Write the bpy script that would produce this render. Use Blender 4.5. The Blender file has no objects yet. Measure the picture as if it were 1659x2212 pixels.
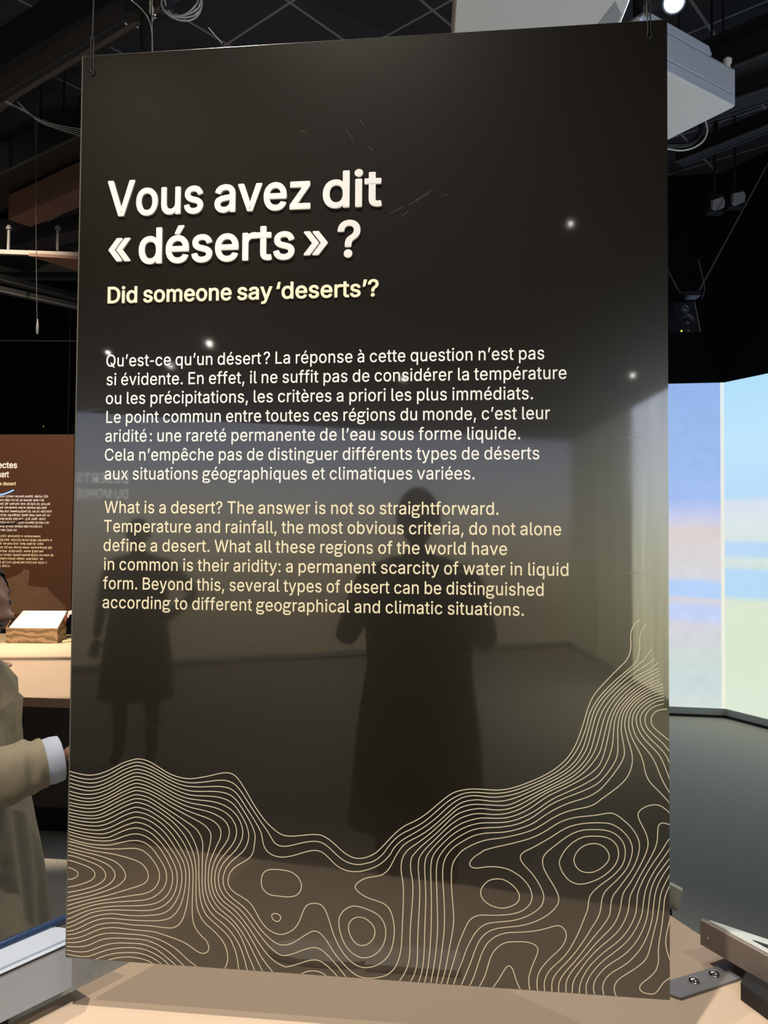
import bpy, math, random
from mathutils import Vector, Matrix, noise
from mathutils.geometry import tessellate_polygon
random.seed(7)
C = bpy.context.scene
COL = C.collection
PI = math.pi
# ------------------------------------------------------------------ camera
IW, IH, F = 1659.0, 2212.0, 1680.0
CAM = Vector((0.0, 0.0, 1.52629))
RX = Vector((0.99997232, -0.00021024, 0.00743794))      # camera x axis in the world
RY = Vector((-0.00744092, -0.02825356, 0.99957309))     # camera y axis
RZ = Vector((0.0, -0.99960077, -0.02825434))            # camera z axis (backwards)
cam = bpy.data.cameras.new('camera')
cam.sensor_fit = 'VERTICAL'; cam.sensor_height = 24.0; cam.lens = 24.0 * F / IH
cam.clip_start = 0.02; cam.clip_end = 60
camo = bpy.data.objects.new('camera', cam); COL.objects.link(camo)
M = Matrix((RX, RY, RZ)).transposed().to_4x4(); M.translation = CAM
camo.matrix_world = M
C.camera = camo
# ------------------------------------------------------------------ world, view
w = bpy.data.worlds.new('world'); C.world = w; w.use_nodes = True
w.node_tree.nodes['Background'].inputs[0].default_value = (0.35, 0.42, 0.55, 1)
w.node_tree.nodes['Background'].inputs[1].default_value = 0.012
vs = C.view_settings
vs.view_transform = 'Standard'; vs.look = 'None'; vs.gamma = 1; vs.use_curve_mapping = False
vs.exposure = 0.0
C.cycles.sample_clamp_indirect = 4.0
C.cycles.use_denoising = True

def ray(px, py):
    return (RX * (px - IW / 2) + RY * (IH / 2 - py) - RZ * F)
def atY(px, py, y):
    r = ray(px, py); return CAM + r * (y / r.y)
def atZ(px, py, z):
    r = ray(px, py); return CAM + r * ((z - CAM.z) / r.z)

# big information panel: plane, axes
PO = Vector((-0.53949576, 1.34845681, 0.8))
PH = Vector((0.99395025, -0.1098312, 0.0))
PN = Vector((-0.1098312, -0.99395025, 0.0))
UP = Vector((0, 0, 1))
PW, PT = 1.0, 1.565
def P3(u, v, d=0.0):            # millimetres on the panel, d metres in front
    return PO + PH * (u / 1000.0) + UP * (v / 1000.0) + PN * d
def mirror(p):                  # where a thing seen reflected in the panel really stands
    return p - PN * (2 * (p - PO).dot(PN))

# ------------------------------------------------------------------ light
def spot(name, loc, target, energy, col, size_deg, blend=0.5, rad=0.03, parent=None):
    l = bpy.data.lights.new(name, 'SPOT'); l.energy = energy; l.color = col
    l.spot_size = math.radians(size_deg); l.spot_blend = blend; l.shadow_soft_size = rad
    o = bpy.data.objects.new(name, l); COL.objects.link(o)
    o.rotation_euler = (Vector(target) - Vector(loc)).to_track_quat('-Z', 'Y').to_euler()
    o.location = loc
    if parent:
        o.parent = parent; o.location = Vector(loc) - parent.location
    return o
WARM = (1.0, 0.82, 0.60); NEUT = (1.0, 0.93, 0.84); COOL = (0.75, 0.86, 1.0)

# ------------------------------------------------------------------ materials
MATS = {}
def mat(name, col, rough=0.6, spec=0.5, metal=0.0, ior=None, emis=None, estr=0.0, bump=0.0, bscale=200.0, var=0.0, vscale=8.0, alpha=None):
    if name in MATS: return MATS[name]
    m = bpy.data.materials.new(name); m.use_nodes = True
    nt = m.node_tree; b = nt.nodes['Principled BSDF']
    b.inputs['Base Color'].default_value = (*col, 1); b.inputs['Roughness'].default_value = rough
    b.inputs['Metallic'].default_value = metal
    b.inputs['Specular IOR Level'].default_value = spec
    if ior: b.inputs['IOR'].default_value = ior
    if emis:
        b.inputs['Emission Color'].default_value = (*emis, 1); b.inputs['Emission Strength'].default_value = estr
    tc = nt.nodes.new('ShaderNodeTexCoord')
    if var > 0:
        n = nt.nodes.new('ShaderNodeTexNoise'); n.inputs['Scale'].default_value = vscale; n.inputs['Detail'].default_value = 4
        mx = nt.nodes.new('ShaderNodeMix'); mx.data_type = 'RGBA'
        mx.inputs[6].default_value = (*[c * (1 - var) for c in col], 1); mx.inputs[7].default_value = (*[min(1, c * (1 + var)) for c in col], 1)
        nt.links.new(tc.outputs['Object'], n.inputs['Vector']); nt.links.new(n.outputs['Fac'], mx.inputs[0]); nt.links.new(mx.outputs[2], b.inputs['Base Color'])
    if bump > 0:
        n2 = nt.nodes.new('ShaderNodeTexNoise'); n2.inputs['Scale'].default_value = bscale
        bp = nt.nodes.new('ShaderNodeBump'); bp.inputs['Strength'].default_value = bump; bp.inputs['Distance'].default_value = 0.002
        nt.links.new(tc.outputs['Object'], n2.inputs['Vector']); nt.links.new(n2.outputs['Fac'], bp.inputs['Height']); nt.links.new(bp.outputs['Normal'], b.inputs['Normal'])
    MATS[name] = m
    return m
def srgb(r, g, b):
    f = lambda c: (c / 255 / 12.92) if c / 255 <= 0.04045 else ((c / 255 + 0.055) / 1.055) ** 2.4
    return (f(r), f(g), f(b))

def board_material():
    # dark brown lacquered board; the gloss carries wipe marks and scratches
    m = bpy.data.materials.new('brown_gloss_board'); m.use_nodes = True
    nt = m.node_tree; b = nt.nodes['Principled BSDF']; L = nt.links.new
    b.inputs['Base Color'].default_value = (0.0086, 0.0066, 0.0046, 1)
    b.inputs['IOR'].default_value = 1.78
    tc = nt.nodes.new('ShaderNodeTexCoord')
    n = nt.nodes.new('ShaderNodeTexNoise'); n.inputs['Scale'].default_value = 3.0; n.inputs['Detail'].default_value = 5
    r = nt.nodes.new('ShaderNodeMapRange'); r.inputs[1].default_value = 0.35; r.inputs[2].default_value = 0.75
    r.inputs[3].default_value = 0.02; r.inputs[4].default_value = 0.07
    L(tc.outputs['Object'], n.inputs['Vector']); L(n.outputs['Fac'], r.inputs[0])
    # short horizontal wipe streaks
    mp = nt.nodes.new('ShaderNodeMapping'); mp.inputs['Scale'].default_value = (14, 14, 160)
    n2 = nt.nodes.new('ShaderNodeTexNoise'); n2.inputs['Scale'].default_value = 1.0; n2.inputs['Detail'].default_value = 2
    L(tc.outputs['Object'], mp.inputs['Vector']); L(mp.outputs['Vector'], n2.inputs['Vector'])
    r2 = nt.nodes.new('ShaderNodeMapRange'); r2.inputs[1].default_value = 0.66; r2.inputs[2].default_value = 0.8; r2.inputs[4].default_value = 0.10
    L(n2.outputs['Fac'], r2.inputs[0])
    ad = nt.nodes.new('ShaderNodeMath'); ad.operation = 'ADD'; L(r.outputs[0], ad.inputs[0]); L(r2.outputs[0], ad.inputs[1])
    L(ad.outputs[0], b.inputs['Roughness'])
    bp = nt.nodes.new('ShaderNodeBump'); bp.inputs['Strength'].default_value = 0.02; bp.inputs['Distance'].default_value = 0.01
    n3 = nt.nodes.new('ShaderNodeTexNoise'); n3.inputs['Scale'].default_value = 5; n3.inputs['Detail'].default_value = 1
    L(tc.outputs['Object'], n3.inputs['Vector']); L(n3.outputs['Fac'], bp.inputs['Height']); L(bp.outputs['Normal'], b.inputs['Normal'])
    # a greasy haze of finger marks: a second, wide gloss lobe
    g = nt.nodes.new('ShaderNodeBsdfGlossy'); g.inputs['Roughness'].default_value = 0.24; g.inputs['Color'].default_value = (1, 0.97, 0.9, 1)
    mx = nt.nodes.new('ShaderNodeMixShader'); mx.inputs[0].default_value = 0.05
    out = nt.nodes['Material Output']
    L(b.outputs[0], mx.inputs[1]); L(g.outputs[0], mx.inputs[2]); L(mx.outputs[0], out.inputs[0])
    return m

def projection_material(name, stops, strength, warp=0.02, zlo=0.06, zhi=2.84, grain=0.0, scale=(1.2, 1.2, 2.0)):
    # projected desert picture: bands of sky, dune and haze over the height of the screen (the screen gives off the light)
    m = bpy.data.materials.new(name); m.use_nodes = True
    nt = m.node_tree; L = nt.links.new
    for nd in list(nt.nodes):
        if nd.type != 'OUTPUT_MATERIAL': nt.nodes.remove(nd)
    out = [n for n in nt.nodes if n.type == 'OUTPUT_MATERIAL'][0]
    geo = nt.nodes.new('ShaderNodeNewGeometry'); sx = nt.nodes.new('ShaderNodeSeparateXYZ'); L(geo.outputs['Position'], sx.inputs[0])
    mp = nt.nodes.new('ShaderNodeMapping'); mp.inputs['Scale'].default_value = scale; L(geo.outputs['Position'], mp.inputs['Vector'])
    n = nt.nodes.new('ShaderNodeTexNoise'); n.inputs['Scale'].default_value = 1.0; n.inputs['Detail'].default_value = 2; L(mp.outputs[0], n.inputs['Vector'])
    ra = nt.nodes.new('ShaderNodeMapRange'); ra.inputs[1].default_value = zhi; ra.inputs[2].default_value = zlo; ra.clamp = False; L(sx.outputs['Z'], ra.inputs[0])
    mw = nt.nodes.new('ShaderNodeMath'); mw.operation = 'MULTIPLY_ADD'; L(n.outputs['Fac'], mw.inputs[0]); mw.inputs[1].default_value = warp * 2; L(ra.outputs[0], mw.inputs[2])
    ms = nt.nodes.new('ShaderNodeMath'); ms.operation = 'SUBTRACT'; L(mw.outputs[0], ms.inputs[0]); ms.inputs[1].default_value = warp
    cr = nt.nodes.new('ShaderNodeValToRGB'); L(ms.outputs[0], cr.inputs[0])
    el = cr.color_ramp.elements
    while len(el) > 1: el.remove(el[-1])
    el[0].position = stops[0][0]; el[0].color = (*srgb(*stops[0][1]), 1)
    for p, c in stops[1:]:
        e = el.new(p); e.color = (*srgb(*c), 1)
    em = nt.nodes.new('ShaderNodeEmission'); em.inputs[1].default_value = strength
    if grain:
        n2 = nt.nodes.new('ShaderNodeTexNoise'); n2.inputs['Scale'].default_value = 9 if scale[0] < 5 else 1.2; n2.inputs['Detail'].default_value = 6; L(geo.outputs['Position'] if scale[0] < 5 else mp.outputs[0], n2.inputs['Vector'])
        mr = nt.nodes.new('ShaderNodeMapRange'); mr.inputs[1].default_value = 0.3; mr.inputs[2].default_value = 0.7; mr.inputs[3].default_value = 1 - grain; mr.inputs[4].default_value = 1 + grain
        L(n2.outputs['Fac'], mr.inputs[0])
        vm = nt.nodes.new('ShaderNodeVectorMath'); vm.operation = 'SCALE'; L(cr.outputs[0], vm.inputs[0]); L(mr.outputs[0], vm.inputs['Scale']); L(vm.outputs[0], em.inputs[0])
    else: L(cr.outputs[0], em.inputs[0])
    L(em.outputs[0], out.inputs[0])
    return m

# ------------------------------------------------------------------ object helpers
def root_off(p):
    o = Vector((0, 0, 0))
    while p is not None:
        o += p.location; p = p.parent
    return o
def link(name, verts, faces, m, parent=None, smooth=False, tagd=None):
    me = bpy.data.meshes.new(name)
    vv = [Vector(v) for v in verts]
    if parent is None:
        xs = [v.x for v in vv]; ys = [v.y for v in vv]; zs = [v.z for v in vv]
        off = Vector(((min(xs) + max(xs)) / 2, (min(ys) + max(ys)) / 2, min(zs)))
    else: off = root_off(parent)
    me.from_pydata([v - off for v in vv], [], faces)
    me.update()
    if smooth:
        for p in me.polygons: p.use_smooth = True
        try: me.set_sharp_from_angle(angle=math.radians(40))
        except Exception: pass
    me.materials.append(m)
    o = bpy.data.objects.new(name, me); COL.objects.link(o)
    if parent is None: o.location = off
    else: o.parent = parent
    if tagd: tag(o, *tagd)
    return o
def tag(o, label=None, cat=None, group=None, kind=None):
    if label: o['label'] = label
    if cat: o['category'] = cat
    if group: o['group'] = group
    if kind: o['kind'] = kind
    return o
def thing(name, label, cat, loc, group=None):
    o = bpy.data.objects.new(name, None); o.empty_display_size = 0.05; COL.objects.link(o); o.location = loc
    return tag(o, label, cat, group)

class MB:
    def __init__(s): s.v = []; s.f = []
    def add(s, vs_, fs_):
        n = len(s.v); s.v += [Vector(v) for v in vs_]; s.f += [tuple(i + n for i in f) for f in fs_]; return s
    def box(s, c, size, ax=None):
        c = Vector(c); X, Y, Z = ax if ax else (Vector((1, 0, 0)), Vector((0, 1, 0)), Vector((0, 0, 1)))
        hx, hy, hz = [k / 2 for k in size]
        vs_ = [c + X * (a * hx) + Y * (b * hy) + Z * (d * hz) for d in (-1, 1) for a, b in ((-1, -1), (1, -1), (1, 1), (-1, 1))]
        return s.add(vs_, [(3, 2, 1, 0), (4, 5, 6, 7), (0, 1, 5, 4), (1, 2, 6, 5), (2, 3, 7, 6), (3, 0, 4, 7)])
    def bbox(s, c, size, ax=None, bev=0.004):     # box with chamfered vertical and top edges
        c = Vector(c); X, Y, Z = ax if ax else (Vector((1, 0, 0)), Vector((0, 1, 0)), Vector((0, 0, 1)))
        hx, hy, hz = [k / 2 for k in size]; rings = []
        for (ix, z) in ((bev, -hz), (0, -hz + bev), (0, hz - bev), (bev, hz)):
            a, b = hx - ix, hy - ix; k = bev
            rings.append([c + X * x + Y * y + Z * z for x, y in ((-a + k, -b), (a - k, -b), (a, -b + k), (a, b - k), (a - k, b), (-a + k, b), (-a, b - k), (-a, -b + k))])
        return s.rings(rings, cap=True)
    def prism(s, pts, vec):
        pts = [Vector(p) for p in pts]; vec = Vector(vec); n = len(pts)
        vs_ = pts + [p + vec for p in pts]
        fs_ = [tuple(range(n - 1, -1, -1)), tuple(range(n, 2 * n))] + [(i, (i + 1) % n, (i + 1) % n + n, i + n) for i in range(n)]
        nrm = Vector((0, 0, 0))
        for i in range(n): nrm += pts[i].cross(pts[(i + 1) % n])
        if nrm.dot(vec) < 0: fs_ = [tuple(reversed(f)) for f in fs_]
        return s.add(vs_, fs_)
    def rings(s, rings, cap=True, closed=True):
        n = len(rings[0]); vs_ = [p for r in rings for p in r]; fs_ = []
        for i in range(len(rings) - 1):
            for j in range(n if closed else n - 1):
                k = (j + 1) % n
                fs_.append((i * n + j, i * n + k, (i + 1) * n + k, (i + 1) * n + j))
        if cap: fs_.append(tuple(range(n - 1, -1, -1))); fs_.append(tuple(range((len(rings) - 1) * n, len(rings) * n)))
        return s.add(vs_, fs_)
    def tube(s, pts, r, n=10, cap=True):
        pts = [Vector(p) for p in pts]; rs = r if isinstance(r, (list, tuple)) else [r] * len(pts)
        rings = []; t0 = (pts[1] - pts[0]).normalized()
        a = t0.orthogonal().normalized()
        for i, p in enumerate(pts):
            t = (pts[min(i + 1, len(pts) - 1)] - pts[max(i - 1, 0)]).normalized()
            a = (a - t * a.dot(t)).normalized(); b = t.cross(a)
            rings.append([p + (a * math.cos(2 * PI * k / n) + b * math.sin(2 * PI * k / n)) * rs[i] for k in range(n)])
        return s.rings(rings, cap)
    def lathe(s, p0, axis, prof, n=24):       # prof: (along, radius)
        axis = Vector(axis).normalized(); a = axis.orthogonal().normalized(); b = axis.cross(a); p0 = Vector(p0)
        rings = [[p0 + axis * h + (a * math.cos(2 * PI * k / n) + b * math.sin(2 * PI * k / n)) * max(r, 1e-4) for k in range(n)] for h, r in prof]
        return s.rings(rings, True)
    def build(s, name, m, parent=None, smooth=False, tagd=None): return link(name, s.v, s.f, m, parent, smooth, tagd)
def struct(o): o['kind'] = 'structure'; return o
def catmull(pts, closed=False, k=4):
    n = len(pts); out = []
    if n < 3: return [Vector(p) for p in pts]
    P = [Vector(p) for p in pts]
    for i in range(n if closed else n - 1):
        p1, p2 = P[i], P[(i + 1) % n]
        p0 = P[i - 1] if (i > 0 or closed) else p1 * 2 - p2
        p3 = P[(i + 2) % n] if (i + 2 < n or closed) else p2 * 2 - p1
        # centripetal parameters keep the curve free of loops
        d1 = max((p1 - p0).length ** 0.5, 1e-4); d2 = max((p2 - p1).length ** 0.5, 1e-4); d3 = max((p3 - p2).length ** 0.5, 1e-4)
        m1 = ((p1 - p0) / d1 - (p2 - p0) / (d1 + d2) + (p2 - p1) / d2) * d2
        m2 = ((p2 - p1) / d2 - (p3 - p1) / (d2 + d3) + (p3 - p2) / d3) * d2
        for j in range(k):
            t = j / k; t2 = t * t; t3 = t2 * t
            out.append(p1 * (2 * t3 - 3 * t2 + 1) + m1 * (t3 - 2 * t2 + t) + p2 * (-2 * t3 + 3 * t2) + m2 * (t3 - t2))
    if not closed: out.append(P[-1])
    return out

# ================================================================== SETTING
black_wall = mat('black_wall_paint', (0.0035, 0.0037, 0.0045), 0.9, 0.2)
tile_m = mat('black_ceiling_tile', (0.035, 0.036, 0.042), 0.9, 0.2, bump=0.3, bscale=60)
bar_m = mat('grey_ceiling_bar', (0.20, 0.19, 0.19), 0.6)
carpet = mat('dark_grey_carpet', (0.56, 0.52, 0.45), 0.98, 0.1, bump=0.9, bscale=160, var=0.45, vscale=110)
CEIL = 4.65
# projection screen polyline (in view at right, then round the room; the rear part shows as a reflection)
S0 = atZ(1447, 1545, 0); S1 = atZ(1567, 1550, 0); S2 = atZ(1659, 1574, 0)
d12 = (S2 - S1).normalized(); S1b = S1 + d12 * 3.4
d01 = (S0 - S1).normalized(); Sm = S0 + d01 * 2.2
RM = [mirror(atY(px, 1153, y)) for px, y in ((1640, 5.2), (1232, 10.8), (560, 9.35), (150, 8.45), (1366, 7.97))]
for p in RM: p.z = 0
ZT, ZB = 2.84, 0.075
sky_a = [(0.0, (150, 182, 236)), (0.25, (158, 190, 238)), (0.36, (165, 192, 242)), (0.42, (205, 208, 236)), (0.455, (222, 210, 208)), (0.53, (218, 213, 215)), (0.595, (216, 216, 222)), (0.615, (184, 212, 250)), (0.652, (184, 212, 250)), (0.664, (216, 212, 218)), (0.69, (194, 212, 249)), (0.72, (198, 212, 247)), (0.745, (214, 214, 222)), (0.83, (208, 218, 216)), (0.93, (203, 220, 218)), (1.0, (214, 224, 222))]
sky_b = [(0.0, (180, 224, 252)), (0.2, (192, 230, 253)), (0.35, (188, 222, 250)), (0.37, (216, 226, 240)), (0.43, (220, 232, 234)), (0.478, (218, 230, 228)), (0.495, (185, 218, 248)), (0.525, (190, 220, 246)), (0.54, (216, 230, 224)), (0.56, (210, 228, 226)), (0.575, (184, 220, 248)), (0.645, (184, 220, 246)), (0.665, (222, 232, 210)), (0.8, (218, 232, 208)), (1.0, (222, 234, 214))]
pm_a = projection_material('projected_desert_sky', sky_a, 1.0, 0.02, grain=0.035)
pm_b = projection_material('projected_desert_plain', sky_b, 1.0, 0.008, grain=0.012)
sky_c = [(0.0, (158, 166, 186)), (0.22, (172, 178, 188)), (0.38, (184, 180, 170)), (0.52, (176, 166, 145)), (0.68, (156, 144, 120)), (0.85, (134, 122, 98)), (1.0, (130, 118, 95))]
pm_c = projection_material('projected_desert_rear', sky_c, 2.5, 0.03, grain=0.05, zlo=0.06)
sky_d = [(0.0, (215, 225, 245)), (0.3, (225, 232, 235)), (0.5, (225, 228, 205)), (0.75, (215, 212, 175)), (1.0, (190, 185, 150))]
sky_e = [(0.0, (120, 122, 112)), (0.3, (150, 150, 132)), (0.6, (165, 162, 130)), (1.0, (130, 124, 98))]
pm_e = projection_material('projected_desert_dim', sky_e, 2.0, 0.05, grain=0.35, scale=(9, 9, 0.3))
pm_d = projection_material('projected_desert_side', sky_d, 5.0, 0.05, grain=0.3, scale=(9, 9, 0.4))
frame_m = mat('white_screen_edge', srgb(190, 195, 198), 0.7)
skirt_m = mat('black_skirting', (0.006, 0.006, 0.007), 0.6)
rs = thing('projection_wall', 'wide folded projection wall showing a pale blue and beige desert picture', 'screen', (S1.x, S1.y, 0))
def facet(a, b, m, name='screen_panel', th=0.05):
    a = Vector(a); b = Vector(b); d = (b - a).normalized(); nrm = Vector((-d.y, d.x, 0))
    if nrm.dot(CAM - a) < 0: nrm = -nrm
    A, B = a + UP * ZB, b + UP * ZB; T = UP * (ZT - ZB)
    MB().prism([A, B, B + T, A + T], -nrm * th).build(name, m, rs)
    MB().prism([A - UP * 0.055 + nrm * 0.012, B - UP * 0.055 + nrm * 0.012, B + nrm * 0.012, A + nrm * 0.012], -nrm * 0.03).build('bottom_edge', frame_m, rs)
    base = [a + nrm * 0.02, b + nrm * 0.02]
    MB().prism([base[0], base[1], base[1] + UP * (ZB - 0.055) * 0.9, base[0] + UP * (ZB - 0.055) * 0.9], -nrm * 0.05).build('skirting', skirt_m, rs)
    MB().prism([a + UP * (ZT + 0.002) - nrm * 0.0, b + UP * (ZT + 0.002) - nrm * 0.0, b + UP * CEIL, a + UP * CEIL], -nrm * th).build('upper_wall', black_wall, rs)
facet(Sm, S1, pm_a); facet(S1, S1b, pm_b)
MB().prism([S1 + UP * ZB, S1 + UP * ZT, S1 + UP * ZT + d01 * 0.03 - d12 * 0.0, S1 + UP * ZB + d01 * 0.03], Vector((0, -0.004, 0))).build('corner_edge', projection_material('white_corner_edge', [(0, (225, 238, 240)), (0.5, (238, 236, 225)), (1, (240, 242, 225))], 1.0, 0.0), rs)
rr = rs
rs = thing('projection_wall', 'rear projection wall with a dim desert picture, seen only mirrored in the glossy panel', 'screen', (RM[1].x, RM[1].y, 0))
facet(RM[0], RM[4], pm_d); facet(RM[4], RM[1], pm_e); facet(RM[1], RM[2], pm_c); facet(RM[2], RM[3] + (RM[3] - RM[2]) * 0.6, pm_c)

# room shell
x0, x1, y0, y1 = -7.6, 6.4, -10.6, 9.6
struct(MB().box(((x0 + x1) / 2, (y0 + y1) / 2, -0.05), (x1 - x0, y1 - y0, 0.1)).build('floor', carpet))
struct(MB().box(((x0 + x1) / 2, y1 + 0.1, CEIL / 2), (x1 - x0, 0.2, CEIL)).build('wall_front', black_wall))
struct(MB().box(((x0 + x1) / 2, y0 - 0.1, CEIL / 2), (x1 - x0, 0.2, CEIL)).build('wall_back', black_wall))
struct(MB().box((x0 - 0.1, (y0 + y1) / 2, CEIL / 2), (0.2, y1 - y0 + 0.4, CEIL)).build('wall_left', black_wall))
struct(MB().box((x1 + 0.1, (y0 + y1) / 2, CEIL / 2), (0.2, y1 - y0 + 0.4, CEIL)).build('wall_right', black_wall))
ceil = struct(MB().box(((x0 + x1) / 2, (y0 + y1) / 2, CEIL + 0.09), (x1 - x0, y1 - y0, 0.1)).build('ceiling', tile_m))
MB().box(((x0 + x1) / 2, 5.7, CEIL + .009), (x1 - x0 - .02, 7.2, .006)).build('grid_bar', bar_m, ceil)
# suspended black tiles in a lighter grid, turned 41 degrees to the view
ga = math.radians(41.0); G1 = Vector((math.sin(ga), math.cos(ga), 0)); G2 = Vector((math.cos(ga), -math.sin(ga), 0))
g0 = atZ(490, 97, CEIL); TS = 0.6
tb = MB().box((0, 0, 0), (TS - 0.022, TS - 0.022, 0.03)); tme = None
cnt = 0
for i in range(-16, 17):
    for j in range(-16, 17):
        c = g0 + G1 * ((i + 0.5) * TS) + G2 * ((j + 0.5) * TS)
        ok = (x0 + .4 < c.x < x1 - .4) and (2.2 < c.y < 9.1) and not (c.y > 5.6 and abs(c.x - 0.1 * c.y) < 0.2 * c.y) and abs(c.x) < c.y * .62 + .6
        if not ok or cnt >= 298: continue
        if tme is None:
            tme = bpy.data.meshes.new('ceiling_tile'); tme.from_pydata(tb.v, [], tb.f); tme.materials.append(tile_m)
        o = bpy.data.objects.new('ceiling_tile', tme); COL.objects.link(o); o.parent = ceil
        o.location = c + UP * 0.018 - ceil.location; o.rotation_euler = (0, 0, -ga); cnt += 1

# ================================================================== BIG PANEL
board = board_material()
CREAM = mat('white_print', (0.84, 0.83, 0.81), 0.5, 0.3)
TITLE = mat('white_relief_letters', (0.70, 0.685, 0.67), 0.55, 0.3)
YEL = mat('pale_yellow_print', (0.84, 0.76, 0.54), 0.5, 0.3)
LINEM = mat('cream_line_print', (0.64, 0.58, 0.44), 0.5, 0.3)
edge_m = mat('polished_board_edge', (0.15, 0.145, 0.12), 0.4)
panel = thing('information_panel', 'large hanging dark brown glossy panel titled Vous avez dit « déserts » with contour lines below', 'information panel', PO + PH * 0.5)
TH = 0.008
def panel_board(parent, O, H_, N_, Wd, Ht, bm, em, bev=0.0032):
    q = lambda u, v, d: O + H_ * u + UP * v + N_ * d
    MB().prism([q(bev, 0.0, 0), q(Wd - 0.001, 0.0, 0), q(Wd - 0.001, Ht - 0.001, 0), q(bev, Ht - 0.001, 0)], N_ * -TH).build('board', bm, parent)
    e = MB()
    e.add([q(0, 0.0, -TH), q(0, Ht, -TH), q(0, Ht, -0.002), q(0, 0.0, -0.002), q(bev, 0.0, 0.0002), q(bev, Ht - 0.001, 0.0002)], [(0, 1, 2, 3), (3, 2, 5, 4)])
    e.add([q(0, Ht, -TH), q(Wd, Ht, -TH), q(Wd, Ht, -0.001), q(0, Ht, -0.001), q(bev, Ht - 0.001, 0.0002), q(Wd - 0.001, Ht - 0.001, 0.0002)], [(0, 3, 2, 1), (3, 4, 5, 2)])
    e.build('bevelled_edge', em, parent)
panel_board(panel, PO, PH, PN, PW, PT, board, edge_m)

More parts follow.
